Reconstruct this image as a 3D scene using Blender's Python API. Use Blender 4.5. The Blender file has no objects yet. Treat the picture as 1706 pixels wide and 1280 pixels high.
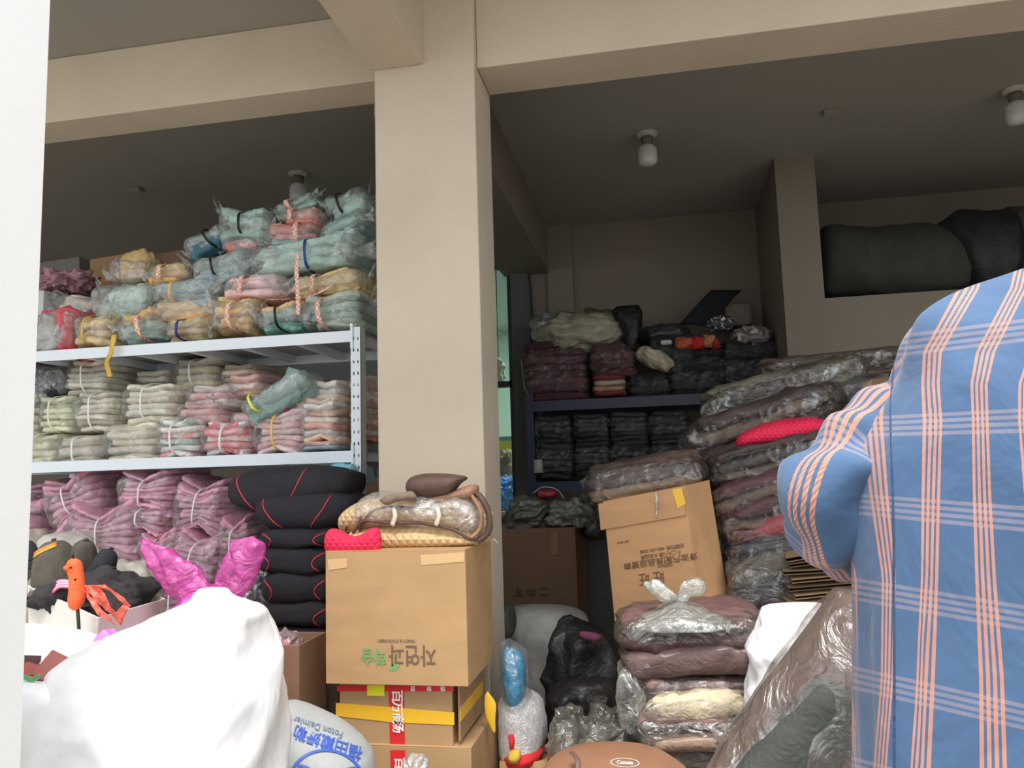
import bpy, math, random
import numpy as np
from mathutils import Vector, Matrix
from mathutils.bvhtree import BVHTree
random.seed(7)
SC = bpy.context.scene
COL = SC.collection
# ------------------------------------------------------------------ camera, world, exposure
EYE = 1.2
FPX = 1290.0
PITCH, ROLL, YAW = math.radians(6.446), math.radians(-1.734), math.radians(-10.549)
fw = np.array([math.sin(YAW)*math.cos(PITCH), math.cos(YAW)*math.cos(PITCH), math.sin(PITCH)])
_r0 = np.array([math.cos(YAW), -math.sin(YAW), 0.0]); _u0 = np.cross(_r0, fw)
rt = math.cos(ROLL)*_r0 + math.sin(ROLL)*_u0
up = -math.sin(ROLL)*_r0 + math.cos(ROLL)*_u0
CAMP = np.array([0.0, 0.0, EYE])
cam = bpy.data.cameras.new('camera'); camo = bpy.data.objects.new('camera', cam); COL.objects.link(camo)
cam.sensor_width = 36.0; cam.lens = 36.0*FPX/1706.0; cam.clip_start = 0.05; cam.clip_end = 200
M3 = Matrix((rt, up, -fw)).transposed()
camo.matrix_world = Matrix.Translation(Vector(CAMP)) @ M3.to_4x4()
SC.camera = camo
SC.view_settings.view_transform = 'Standard'; SC.view_settings.look = 'None'
SC.view_settings.gamma = 1.0; SC.view_settings.use_curve_mapping = False
SC.view_settings.exposure = 0.06
try:
    SC.cycles.transparent_max_bounces = 24; SC.cycles.max_bounces = 8; SC.cycles.diffuse_bounces = 5
    SC.cycles.use_denoising = True; SC.cycles.sample_clamp_indirect = 6
except Exception: pass
W = bpy.data.worlds.new('sky'); SC.world = W; W.use_nodes = True
bg = W.node_tree.nodes['Background']; bg.inputs[0].default_value = (0.93, 0.97, 1.0, 1); bg.inputs[1].default_value = 1.7
sun = bpy.data.lights.new('sun', 'SUN'); sun.energy = 5.6; sun.angle = math.radians(30); sun.color = (1, 0.96, 0.9)
suno = bpy.data.objects.new('sun', sun); COL.objects.link(suno)
suno.rotation_euler = Vector((-0.06, 0.34, -0.94)).to_track_quat('-Z', 'Y').to_euler()

def ray(px, py):
    d = fw + rt*((px-853.0)/FPX) - up*((py-640.0)/FPX)
    return d
def at(px, py, Y):
    d = ray(px, py); return CAMP + d*(Y/d[1])
def atz(px, py, z):
    d = ray(px, py); return CAMP + d*((z-EYE)/d[2])
def atx(px, py, x):
    d = ray(px, py); return CAMP + d*(x/d[0])
def proj(P):
    P = np.asarray(P, float) - CAMP
    w = P @ fw
    return 853.0 + FPX*(P @ rt)/w, 640.0 - FPX*(P @ up)/w
def mpp(px, py, Y):
    return float((at(px, py, Y)-CAMP) @ fw)/FPX

# ------------------------------------------------------------------ helpers
def lin(c):
    c = c/255.0
    return c/12.92 if c <= 0.04045 else ((c+0.055)/1.055)**2.4
def rgb(c, g=1.0):
    return tuple(min(0.92, lin(v)*g) for v in c) + (1.0,)
MATS = {}
def new_mat(name):
    m = bpy.data.materials.new(name); m.use_nodes = True
    nt = m.node_tree; b = nt.nodes['Principled BSDF']
    return m, nt, b
def ramp(nt, fac, stops):
    r = nt.nodes.new('ShaderNodeValToRGB'); e = r.color_ramp.elements
    while len(e) < len(stops): e.new(0.5)
    for k, (p, c) in enumerate(stops): e[k].position = p; e[k].color = c
    nt.links.new(fac, r.inputs[0]); return r.outputs[0]
def noise(nt, scale, detail=4, dist=0.0, coord='Object', stretch=None):
    tc = nt.nodes.new('ShaderNodeTexCoord'); n = nt.nodes.new('ShaderNodeTexNoise')
    n.inputs['Scale'].default_value = scale; n.inputs['Detail'].default_value = detail; n.inputs['Distortion'].default_value = dist
    if stretch:
        mp = nt.nodes.new('ShaderNodeMapping'); mp.inputs['Scale'].default_value = stretch
        nt.links.new(tc.outputs[coord], mp.inputs[0]); nt.links.new(mp.outputs[0], n.inputs['Vector'])
    else: nt.links.new(tc.outputs[coord], n.inputs['Vector'])
    return n.outputs[0]
def bump(nt, b, h, strength, dist=0.01):
    bp = nt.nodes.new('ShaderNodeBump'); bp.inputs['Strength'].default_value = strength; bp.inputs['Distance'].default_value = dist
    nt.links.new(h, bp.inputs['Height']); nt.links.new(bp.outputs[0], b.inputs['Normal'])
def mul(c, k): return tuple(min(1, v*k) for v in c[:3]) + (1.0,)
def fabric(c, g=1.4, rough=0.85, var=0.18, coat=0.0, bs=0.5, sc=14, sheen=0.0, spots=None):
    key = ('fab', c, g, rough, var, coat, bs, sc, spots)
    if key in MATS: return MATS[key]
    m, nt, b = new_mat('fabric'); base = rgb(c, g)
    n = noise(nt, sc, 5, 0.6)
    o = ramp(nt, n, [(0.3, mul(base, 1-var)), (0.7, mul(base, 1+var))])
    if spots:
        v = noise(nt, spots[1], 2, 0.3)
        f = ramp(nt, v, [(spots[2], (0, 0, 0, 1)), (spots[2]+0.03, (1, 1, 1, 1))])
        mx = nt.nodes.new('ShaderNodeMix'); mx.data_type = 'RGBA'
        nt.links.new(f, mx.inputs[0]); nt.links.new(o, mx.inputs[6]); mx.inputs[7].default_value = rgb(spots[0], g); o = mx.outputs[2]
    nt.links.new(o, b.inputs['Base Color']); b.inputs['Roughness'].default_value = rough
    b.inputs['Coat Weight'].default_value = coat; b.inputs['Coat Roughness'].default_value = 0.2
    bump(nt, b, noise(nt, sc*2.2, 6, 1.5), bs, 0.01)
    MATS[key] = m; return m
def plastic(tint=(205, 208, 205), milk=0.14, rough=0.16, sc=14, key=None, streak=0.35, gloss=.38):
    k = ('pl', tint, milk, rough, sc, streak, gloss)
    if k in MATS: return MATS[k]
    m, nt, b = new_mat('clear_plastic'); nt.nodes.remove(b)
    out = nt.nodes['Material Output']
    tr = nt.nodes.new('ShaderNodeBsdfTransparent')
    tr.inputs[0].default_value = (0.97, 0.97, 0.97, 1)
    gl = nt.nodes.new('ShaderNodeBsdfPrincipled'); gl.inputs['Base Color'].default_value = rgb(tint); gl.inputs['Roughness'].default_value = rough
    gl.inputs['Specular IOR Level'].default_value = 1.0
    n1 = noise(nt, sc, 6, 2.5)
    bump(nt, gl, n1, 0.9, 0.02)
    g2 = nt.nodes.new('ShaderNodeBsdfGlossy'); g2.inputs['Roughness'].default_value = .13; g2.inputs[0].default_value = (.95, .95, .95, 1); nt.links.new(gl.inputs['Normal'].links[0].from_socket, g2.inputs['Normal'])
    m2 = nt.nodes.new('ShaderNodeMixShader'); m2.inputs[0].default_value = gloss; nt.links.new(gl.outputs[0], m2.inputs[1]); nt.links.new(g2.outputs[0], m2.inputs[2]); gl = m2
    fr = nt.nodes.new('ShaderNodeLayerWeight'); fr.inputs[0].default_value = 0.35
    n2 = ramp(nt, noise(nt, sc*0.55, 4, 3.0), [(0.5, (0, 0, 0, 1)), (0.68, (streak,)*3+(1,))])
    a1 = nt.nodes.new('ShaderNodeMath'); a1.operation = 'MULTIPLY_ADD'; nt.links.new(fr.outputs['Facing'], a1.inputs[0]); a1.inputs[1].default_value = 0.38; a1.inputs[2].default_value = milk
    a2 = nt.nodes.new('ShaderNodeMath'); a2.operation = 'ADD'; a2.use_clamp = True; nt.links.new(a1.outputs[0], a2.inputs[0]); nt.links.new(n2, a2.inputs[1])
    mx = nt.nodes.new('ShaderNodeMixShader'); nt.links.new(a2.outputs[0], mx.inputs[0]); nt.links.new(tr.outputs[0], mx.inputs[1]); nt.links.new(gl.outputs[0], mx.inputs[2])
    nt.links.new(mx.outputs[0], out.inputs[0])
    MATS[k] = m; return m
def solid(c, g=1.4, rough=0.6, metal=0.0, spec=0.5, nb=0.0):
    key = ('sol', c, g, rough, metal, nb)
    if key in MATS: return MATS[key]
    m, nt, b = new_mat('surface'); b.inputs['Base Color'].default_value = rgb(c, g); b.inputs['Roughness'].default_value = rough; b.inputs['Metallic'].default_value = metal
    if nb: bump(nt, b, noise(nt, 60, 4), nb, 0.004)
    MATS[key] = m; return m
def cardboard(c=(190, 150, 105), g=1.35):
    key = ('card', c, g)
    if key in MATS: return MATS[key]
    m, nt, b = new_mat('cardboard'); base = rgb(c, g)
    o = ramp(nt, noise(nt, 5, 6, 0.4, stretch=(1, 1, 3)), [(0.3, mul(base, 0.9)), (0.7, mul(base, 1.06))])
    nt.links.new(o, b.inputs['Base Color']); b.inputs['Roughness'].default_value = 0.75
    bump(nt, b, noise(nt, 40, 3, stretch=(1, 1, 12)), 0.12, 0.003)
    MATS[key] = m; return m
def plaster(c, g=1.0, rough=0.9, dirt=0.06, bs=0.35, sc=3.0):
    m, nt, b = new_mat('painted_plaster'); base = rgb(c, g)
    o = ramp(nt, noise(nt, sc, 6, 0.5), [(0.3, mul(base, 1-dirt)), (0.65, mul(base, 1+dirt*0.4))])
    nt.links.new(o, b.inputs['Base Color']); b.inputs['Roughness'].default_value = rough
    bump(nt, b, noise(nt, 55, 6), bs, 0.004); return m
def gingham(c, g=1.4):
    key = ('ging', c)
    if key in MATS: return MATS[key]
    m, nt, b = new_mat('gingham_ribbon'); tc = nt.nodes.new('ShaderNodeTexCoord'); ck = nt.nodes.new('ShaderNodeTexChecker')
    ck.inputs['Scale'].default_value = 95; ck.inputs[1].default_value = rgb(c, g); ck.inputs[2].default_value = rgb((235, 205, 190), g)
    nt.links.new(tc.outputs['Object'], ck.inputs[0]); nt.links.new(ck.outputs[0], b.inputs['Base Color']); b.inputs['Roughness'].default_value = 0.8
    MATS[key] = m; return m

def link(o, parent=None):
    COL.objects.link(o)
    if parent is not None: o.parent = parent
    return o
def tag(o, label, cat, group=None, kind=None):
    if label: o['label'] = label
    if cat: o['category'] = cat
    if group: o['group'] = group
    if kind: o['kind'] = kind
    return o
def empty(name, loc, label, cat, group=None, rot=(0, 0, 0)):
    o = bpy.data.objects.new(name, None); o.empty_display_size = 0.05
    o.location = Vector([float(v) for v in loc]); o.rotation_euler = rot; link(o); tag(o, label, cat, group); return o
def mk(name, V, F, mat, parent=None, smooth=True, uv=None, inv=None):
    me = bpy.data.meshes.new(name)
    V = np.asarray(V, float)
    if inv is not None:     # world -> local of a parent
        V = np.c_[V, np.ones(len(V))] @ np.array(inv).T; V = V[:, :3]
    me.from_pydata([tuple(v) for v in V.tolist()], [], F); me.update()
    if smooth: me.polygons.foreach_set('use_smooth', [True]*len(me.polygons))
    if uv is not None:
        l = me.uv_layers.new(name='uv'); idx = np.empty(len(me.loops), dtype=np.int32); me.loops.foreach_get('vertex_index', idx)
        l.data.foreach_set('uv', np.asarray(uv)[idx].astype(np.float32).ravel())
    me.materials.append(mat)
    o = bpy.data.objects.new(name, me); link(o, parent); return o
def inv_of(root):
    return (Matrix.LocRotScale(root.location, root.rotation_euler, None)).inverted()
def hx(pts):   # 8 corner points -> box verts/faces
    return pts, [(0, 3, 2, 1), (4, 5, 6, 7), (0, 1, 5, 4), (1, 2, 6, 5), (2, 3, 7, 6), (3, 0, 4, 7)]
def boxv(x0, x1, y0, y1, z0, z1):
    return hx([(x0, y0, z0), (x1, y0, z0), (x1, y1, z0), (x0, y1, z0), (x0, y0, z1), (x1, y0, z1), (x1, y1, z1), (x0, y1, z1)])
def box(name, x0, x1, y0, y1, z0, z1, mat, parent=None, bev=0.0, kind=None):
    v, f = boxv(min(x0, x1), max(x0, x1), min(y0, y1), max(y0, y1), min(z0, z1), max(z0, z1)); o = mk(name, v, f, mat, parent, smooth=False)
    if bev:
        md = o.modifiers.new('bevel', 'BEVEL'); md.width = bev; md.segments = 2
    if kind: o['kind'] = kind
    return o
class MB:
    def __init__(s): s.v = []; s.f = []
    def add(s, v, f):
        k = len(s.v); s.v += [tuple(map(float, p)) for p in v]; s.f += [tuple(i+k for i in q) for q in f]; return s
    def box(s, *a): return s.add(*boxv(*a))
    def tube(s, pts, r, n=8):
        v, f = tube(pts, r, n); return s.add(v, f)
    def build(s, name, mat, parent=None, smooth=False): return mk(name, s.v, s.f, mat, parent, smooth=smooth)
def gridf(nr, nc, closed=True, cap=True):
    F = []
    for i in range(nr-1):
        for j in range(nc if closed else nc-1):
            k = (j+1) % nc; F.append((i*nc+j, i*nc+k, (i+1)*nc+k, (i+1)*nc+j))
    if cap and closed:
        F.append(tuple(range(nc-1, -1, -1))); F.append(tuple((nr-1)*nc+j for j in range(nc)))
    return F
def tube(pts, r, n=10, flat=None):
    pts = [np.array(p, float) for p in pts]; V = []
    rr = r if hasattr(r, '__len__') else [r]*len(pts); ref = None
    for i, p in enumerate(pts):
        t = pts[min(i+1, len(pts)-1)] - pts[max(i-1, 0)]; t /= (np.linalg.norm(t)+1e-9)
        if ref is None: ref = np.array([0, 0, 1.]) if abs(t[2]) < .9 else np.array([0, 1., 0])
        a = np.cross(t, ref); a /= np.linalg.norm(a)+1e-9; b = np.cross(a, t); ref = b
        for j in range(n):
            q = 2*math.pi*j/n; V.append(p + rr[i]*(math.cos(q)*a + (flat or 1)*math.sin(q)*b))
    return V, gridf(len(pts), n)
def catmull(pts, k=6):
    P = [np.array(p, float) for p in pts]; out = []
    for i in range(len(P)-1):
        p0, p1, p2, p3 = P[max(i-1, 0)], P[i], P[i+1], P[min(i+2, len(P)-1)]
        for t in np.linspace(0, 1, k, endpoint=False):
            out.append(0.5*((2*p1)+(-p0+p2)*t+(2*p0-5*p1+4*p2-p3)*t*t+(-p0+3*p1-3*p2+p3)*t**3))
    out.append(P[-1]); return out
def wob(P, freq, seed, ridged=False, octs=3, dirs=None):
    rng = np.random.RandomState(seed); P = np.asarray(P, float); out = np.zeros(len(P)); amp = 1.0; tot = 0
    for o in range(octs):
        for k in range(3):
            d = rng.normal(size=3); d /= np.linalg.norm(d)
            if dirs is not None: d = d*np.array(dirs)
            w = rng.normal(size=3)*0.8
            ph = rng.uniform(0, 6.28); arg = freq*(P @ d) + ph + 0.9*np.sin(freq*0.6*(P @ w)+ph*2)
            out += amp*((1-2*np.abs(np.sin(arg))) if ridged else np.sin(arg)); tot += amp
        amp *= 0.55; freq *= 1.9
    return out/tot*1.6
def sgnp(x, e): return np.sign(x)*np.abs(x)**e
def lump(w, d, h, seed, nu=36, nv=18, ev=0.6, eh=0.5, amp=0.06, freq=14, ridged=True, dirs=None, z0=True):
    th = np.linspace(0, 2*math.pi, nu, endpoint=False); ph = np.linspace(-math.pi/2, math.pi/2, nv+1)
    ph = ph[1:-1]
    T, Ph = np.meshgrid(th, ph); c = np.abs(np.cos(Ph))**ev
    X = w/2*c*sgnp(np.cos(T), eh); Yy = d/2*c*sgnp(np.sin(T), eh); Z = h/2*sgnp(np.sin(Ph), ev)
    P = np.stack([X.ravel(), Yy.ravel(), Z.ravel()], 1)
    N = P/np.array([w/2, d/2, h/2])**1; N /= (np.linalg.norm(N, axis=1)[:, None]+1e-9)
    P = P + N*(wob(P, freq, seed, ridged, dirs=dirs)*amp)[:, None]
    F = gridf(nv-1, nu)
    if z0: P[:, 2] += h/2
    return P, F

# ------------------------------------------------------------------ lofted bodies from rows of edge pairs (real depth, closed rings)
def loft(rows, Y, depth, n=36, k=5, e=0.9, amp=0.01, freq=16, seed=1, ridged=True, dirs=None, tip=0.35, yoff=None):
    """rows: (xa, ya, xb, yb[, depth scale[, Y offset]]) picture points on plane Y; converted to metres and given a round section."""
    R = []
    for r in rows:
        r = list(r)+[1.0, 0.0][len(r)-4:] if len(r) < 6 else list(r)
        yy = Y + r[5]; R.append(np.concatenate([at(r[0], r[1], yy), at(r[2], r[3], yy), [r[4]]]))
    S = catmull(R, k); P = []
    for i, s in enumerate(S):
        A, B, ds = s[:3], s[3:6], s[6]; c = (A+B)/2; a = (B-A)/2
        t = i/(len(S)-1)
        for j in range(n):
            q = 2*math.pi*j/n
            P.append(c + a*sgnp(math.cos(q), e) + np.array([0, depth/2*ds, 0])*sgnp(math.sin(q), e))
    P = np.array(P); C = np.repeat(np.array([(s[:3]+s[3:6])/2 for s in S]), n, axis=0)
    N = P-C; N /= np.linalg.norm(N, axis=1)[:, None]+1e-9
    P = P + N*(wob(P, freq, seed, ridged, dirs=dirs)*amp)[:, None]
    return P, gridf(len(S), n), len(S)
def loft_obj(name, label, cat, rows, Y, depth, mat, group=None, parent=None, **kw):
    P, F, _ = loft(rows, Y, depth, **kw)
    if parent is not None: return mk(name, P, F, mat, parent, inv=inv_of(parent))
    base = np.array([P[:, 0].mean(), P[:, 1].mean(), P[:, 2].min()])
    o = mk(name, P-base, F, mat); o.location = base; tag(o, label, cat, group); return o

# ------------------------------------------------------------------ flat decals (print), laid on a surface
def text_mesh(s, size, bold=0.0, ax='CENTER', dense=False):
    cu = bpy.data.curves.new('lettering', 'FONT'); cu.body = s; cu.size = size; cu.align_x = ax; cu.align_y = 'CENTER'; cu.offset = bold; cu.resolution_u = 3
    o = bpy.data.objects.new('tmp', cu); COL.objects.link(o)
    dg = bpy.context.evaluated_depsgraph_get(); dg.update(); me = bpy.data.meshes.new_from_object(o.evaluated_get(dg))
    V = np.array([v.co[:] for v in me.vertices]) if len(me.vertices) else np.zeros((0, 3)); F = [tuple(p.vertices) for p in me.polygons]
    if dense:
        import bmesh
        bm = bmesh.new(); bm.from_mesh(me); bmesh.ops.triangulate(bm, faces=bm.faces); bmesh.ops.subdivide_edges(bm, edges=[e for e in bm.edges if e.calc_length() > size*.12], cuts=3, use_grid_fill=True); bmesh.ops.triangulate(bm, faces=bm.faces)
        bm.verts.ensure_lookup_table(); V = np.array([v.co[:] for v in bm.verts]); F = [tuple(v.index for v in f.verts) for f in bm.faces]; bm.free()
    bpy.data.objects.remove(o); bpy.data.meshes.remove(me); return V, F
def place2d(V, org, xd, yd, nrm, off=0.0012):
    org, xd, yd, nrm = map(lambda q: np.asarray(q, float), (org, xd, yd, nrm))
    return org + V[:, :1]*xd + V[:, 1:2]*yd + nrm*off
def lettering(s, size, org, xd, yd, nrm, mat, parent, bold=0.0, wscale=1.0):
    V, F = text_mesh(s, size, bold)
    if not len(V): return None
    V = V.copy(); V[:, 0] *= wscale
    return mk('lettering', place2d(V, org, xd, yd, nrm), F, mat, parent, smooth=False)

# ------------------------------------------------------------------ generic soft things
def bundle(label, bx, Y, col, n=4, tie=None, tiecol=(225, 222, 215), tilt=0, depth=0.34, pinch=0.72, fan=0.0, group=None, name='garment_bundle', cat='bundle',
           gain=1.4, wrap=0.14, seed=None, spots=None, rag=0.35, x0=0.0, cols=None, wtint=(205, 208, 205), part='folded_garment', wrapsize=1.05, freq=26, tiew=0.012, amp=1.0, yaw=0, coat=0.0, nu=64, wstreak=.35, flap=0):
    seed = seed if seed is not None else int(abs(bx[0]*13+bx[1]*7)) % 9973
    rng = np.random.RandomState(seed)
    xa, ya, xb, yb = bx; cx, cy = (xa+xb)/2, (ya+yb)/2; s = mpp(cx, cy, Y); w, h = (xb-xa)*s, (yb-ya)*s
    a = math.radians(tilt)
    C = at(cx, cy, Y)
    Rm = Matrix.Rotation(-a, 3, 'Y'); off = Rm @ Vector((0, 0, -h/2))
    root = empty(name, C+np.array(off), label, cat, group, rot=(0, -a, math.radians(yaw)))
    def shape(P):
        x = P[:, 0]-x0*w; u = np.clip(np.abs(x)/(w*0.42), 0, 1.2)
        sc = pinch + (1-pinch)*np.minimum(1, u**0.7) + fan*np.maximum(0, u-0.1)
        P = P.copy(); P[:, 2] = h*0.5 + (P[:, 2]-h*0.5)*sc*(1+0.0*u); P[:, 1] *= (0.88+0.12*np.minimum(1, u)); return P
    t = h/n
    for i in range(n):
        ww = w*rng.uniform(1-rag*0.45, 1.0); dd = depth*rng.uniform(0.85, 1.0)
        P, F = lump(ww, dd, t*1.35, seed+i*17, nu=nu, nv=11, ev=0.55, eh=0.45, amp=0.0, z0=False)
        P[:, 0] += rng.uniform(-1, 1)*(w-ww)*0.5; P[:, 1] += rng.uniform(-1, 1)*0.02
        P[:, 2] += (i+0.5)*t
        P[:, 2] += wob(P*np.array([1, 1, 0]), 9, seed+i)*t*0.22*amp + wob(P, freq, seed+i+50, True)*t*0.11*amp
        P[:, 1] += wob(P, freq*0.8, seed+i+90, True)*0.012*amp
        # fold lines that run out from the tie
        ang = np.arctan2(P[:, 2]-h/2, P[:, 0]-x0*w+1e-6)
        P[:, 1] += np.sin(ang*26+i)*0.006*amp*(np.abs(P[:, 0])/w+0.2)
        P = P + (P-P.mean(0))*(wob(P, 55, seed+i+7, True, 2)*0.035*amp)[:, None]
        P = shape(P); c = (cols[i % len(cols)] if cols else col)
        k = rng.choice([0.92, 1.0, 1.08]); c = tuple(int(min(255, v*k)) for v in c)
        mk(part, P, F, fabric(c, gain, spots=spots, coat=coat, bs=.85), root)
    if wrap:
        P, F = lump(w*wrapsize, depth*1.06, h*1.04, seed+5, nu=48, nv=20, ev=0.5, eh=0.42, amp=0, z0=True)
        P[:, 2] -= h*0.02
        P = shape(P); Cn = P-np.array([0, 0, h/2]); N = Cn/(np.linalg.norm(Cn, axis=1)[:, None]+1e-9)
        P = P + N*((wob(P, 22, seed+3, True)-0.2)*0.012)[:, None]
        e = np.clip((np.abs(P[:, 0])-w*0.40)/(w*0.12), 0, 1); P[:, 0] += np.sign(P[:, 0])*e*(wob(P, 30, seed+9)*0.018+0.004); P[:, 2] = h/2+(P[:, 2]-h/2)*(1-0.25*e)
        P[:, 2] = np.maximum(P[:, 2], 0.001)
        mk('plastic_wrap', P, F, plastic(wtint, wrap, .12, streak=wstreak), root)
    if flap:
        for sx in (-1, 1):
            for kk in range(flap):
                a0 = rng.uniform(.25, .6)*h; hh_ = rng.uniform(.3, .6)*h; L_ = rng.uniform(.10, .2)*w+.01; y0 = rng.uniform(-.42, -.1)*depth; dz = rng.uniform(-.1, .7)*h
                V = []
                for i in range(8):
                    u = i/7
                    for j in range(8):
                        v_ = j/7-.5; V.append((sx*(w*.40+u*L_*(1+.5*v_)), y0+.012*math.sin(v_*9+u*4+kk)-.015*u, a0+dz*u+v_*hh_*(.25+1.1*u)))
                V = np.array(V); V += wob(V, 60, seed+kk)[:, None]*.004
                mk('bag_corner', V, gridf(8, 8, False, False), plastic(wtint, wrap+.14, .12, streak=wstreak), root)
    if tie:
        m = gingham(tiecol) if tie == 'gingham' else solid(tiecol, 1.4, 0.45)
        tw = 0.022 if tie == 'gingham' else tiew
        q = np.linspace(0, 2*math.pi, 40, endpoint=False); V = []
        for dx in (-tw/2, tw/2):
            zc = sgnp(np.sin(q), 0.55)*h*0.60*pinch+h/2; yc = sgnp(np.cos(q), 0.5)*depth*0.5*1.04
            V.append(np.stack([np.full(40, x0*w+dx)+0.006*np.sin(q*2+seed), yc, zc], 1))
        V = np.concatenate(V); F = [(j, (j+1) % 40, 40+(j+1) % 40, 40+j) for j in range(40)]
        o = mk('tie_band', V, F, m, root); md = o.modifiers.new('thick', 'SOLIDIFY'); md.thickness = 0.003; md.offset = 1
    return root
def pack(label, bx, Y, cols, n=3, tilt=0, depth=0.4, wrap=0.16, group='seat covers in clear plastic', gain=1.8, **kw):
    return bundle(label, bx, Y, cols[0], n=n, tilt=tilt, depth=depth, pinch=1.0, group=group, name='wrapped_seat_cover', cat='seat cover', gain=gain, wrap=wrap, cols=cols, part='folded_cover', rag=0.15, coat=0.3, wtint=(100, 95, 90), wstreak=.45, **kw)
def carton(label, fr, Y, depth, mat, yaw=0, roll=0, name='cardboard_box', flaps=None, group=None, open_top=False, th=0.005, rest=None):
    """fr = picture box of the front face; the box is five thin board walls, closed by flaps."""
    xa, ya, xb, yb = fr; s = mpp((xa+xb)/2, (ya+yb)/2, Y); w, h = (xb-xa)*s, (yb-ya)*s
    C = at((xa+xb)/2, (ya+yb)/2, Y); a = math.radians(roll)
    if rest is not None: top_ = C[2]+h/2; h = top_-rest; C = np.array([C[0], C[1], rest+h/2])
    root = empty(name, (C[0]-math.sin(a)*h/2*-1*-1, C[1], C[2]-h/2*math.cos(a)), label, 'box', group, rot=(0, a, math.radians(yaw)))
    box('panel', -w/2, w/2, 0, th, 0, h, mat, root, 0.0015); box('panel', -w/2, w/2, depth-th, depth, 0, h, mat, root, 0.0015)
    box('panel', -w/2, -w/2+th, th, depth-th, 0, h, mat, root, 0.0015); box('panel', w/2-th, w/2, th, depth-th, 0, h, mat, root, 0.0015)
    box('panel', -w/2+th, w/2-th, th, depth-th, 0, th, mat, root)
    if not open_top:
        box('flap', -w/2, w/2, 0.0, depth/2-0.001, h, h+th*0.7, mat, root, 0.001); box('flap', -w/2, w/2, depth/2+0.001, depth, h, h+th*0.7, mat, root, 0.001)
    return root, w, h
def bag(label, bx, Y, mat, depth=0.3, name='plastic_bag', cat='bag', group=None, amp=0.03, freq=16, seed=None, ears=0, tilt=0, ev=0.75, eh=0.8, earmat=None, nu=72, nv=44, parent=None):
    xa, ya, xb, yb = bx; cx, cy = (xa+xb)/2, (ya+yb)/2; s = mpp(cx, cy, Y); w, h = (xb-xa)*s, (yb-ya)*s
    seed = seed if seed is not None else int(abs(bx[0]*11+bx[1]*3)) % 9973
    P, F = lump(w, depth, h, seed, nu=nu, nv=nv, ev=ev, eh=eh, amp=amp, freq=freq); P[:, 2] = np.maximum(P[:, 2], 0)
    base = at(cx, cy, Y)-np.array([0, 0, h/2])
    if ears:
        root = empty(name, base, label, cat, group, rot=(0, -math.radians(tilt), 0)); mk('bag_body', P, F, mat, root)
        rng = np.random.RandomState(seed)
        for k in range(ears):
            an = math.radians(90+(k-(ears-1)/2)*70+rng.uniform(-10, 10)); L = h*0.38
            Q = []
            for i in range(8):
                t = i/7; wd = (0.1+0.9*t)*L*0.32*(1 if i < 7 else 0.85)
                for j in range(14):
                    q = 2*math.pi*j/14; lx = math.cos(q)*wd; ly = math.sin(q)*wd*0.25+0.008*math.sin(j*2.3+i)
                    Q.append((math.cos(an)*t*L + math.sin(an)*lx, ly, h*0.93+math.sin(an)*t*L-math.cos(an)*lx))
            mk('knot_end', Q, gridf(8, 14), earmat or mat, root)
        return root
    o = mk(name, P, F, mat, parent); o.location = Vector(base); o.rotation_euler = (0, -math.radians(tilt), 0); tag(o, label, cat, group); return o

# ================================================================== THE SETTING
CZ = 3.10; YB = 5.89; YP = 4.89; YF = 2.75
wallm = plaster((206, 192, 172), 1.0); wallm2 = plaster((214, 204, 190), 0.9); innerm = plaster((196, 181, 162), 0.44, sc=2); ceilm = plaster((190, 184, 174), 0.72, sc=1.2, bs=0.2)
S = dict(kind='structure')
floorm = plaster((140, 134, 124), 0.8, 0.7, 0.25)
box('floor', -8, 8, -0.2, 10, -0.1, 0, floorm, **S)
groundm = plaster((160, 156, 148), 0.62, 0.9, 0.2)
box('ground', -14, 14, -14, -0.2, -0.14, -0.04, groundm, **S)
XL, XR = at(626, 400, YF)[0], at(800, 500, YF)[0]
box('column', XL, XR, YF, 3.035, 0, CZ-0.001, wallm, bev=0.006, **S)
zs = 2.785
box('beam_left', -8, XL-0.001, YF+0.1, YF+0.29, 2.80, CZ-0.001, wallm, bev=0.005, **S)
box('beam_right', XR+0.001, 5, YF+0.04, 3.02, 2.765, CZ-0.001, wallm, bev=0.005, **S)
xb0, xb1 = at(622, 118, YF)[0], at(706, 106, YF)[0]
box('beam_cross', xb0-0.015, xb1, 1.6, YF-0.001, zs, CZ-0.001, wallm, bev=0.005, **S)
xd1 = at(915, 440, YB)[0]
box('beam_inner', xd1-0.36, xd1, 3.02, YB, at(900, 457, YB)[2], CZ-0.001, innerm, **S)
box('ceiling', -8, 5.2, 1.6, YB+0.2, CZ, CZ+0.14, ceilm, **S)
box('ceiling_next_room', -2.6, 2.0, YB+0.2, 10.2, 2.9, 3.04, solid((205, 218, 208), 1.0), **S)
wx0, wx1 = at(818, 600, YB)[0], at(853, 600, YB)[0]       # opening of the window in the back wall
wz0, wz1 = at(840, 872, YB)[2], at(840, 437, YB)[2]
wx0 -= 0.75
box('wall_back', -8, wx0, YB, YB+0.15, 0, CZ, innerm, **S)
box('wall_back', wx1+0.16, 5.2, YB, YB+0.15, 0, CZ, innerm, **S)
box('wall_back', wx0, wx1+0.16, YB, YB+0.15, wz1, CZ, innerm, **S)
box('wall_back', wx0, wx1+0.16, YB, YB+0.15, 0, wz0, innerm, **S)
px0, px1 = at(915, 500, YB)[0], at(957, 500, YB)[0]
box('trim_1', px0, px1, YB-0.05, YB, 0, CZ, innerm, **S)
box('trim_2', at(1268, 400, YB)[0], at(1290, 400, YB)[0]+0.1, YB-0.10, YB, 0, CZ, innerm, **S)
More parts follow.
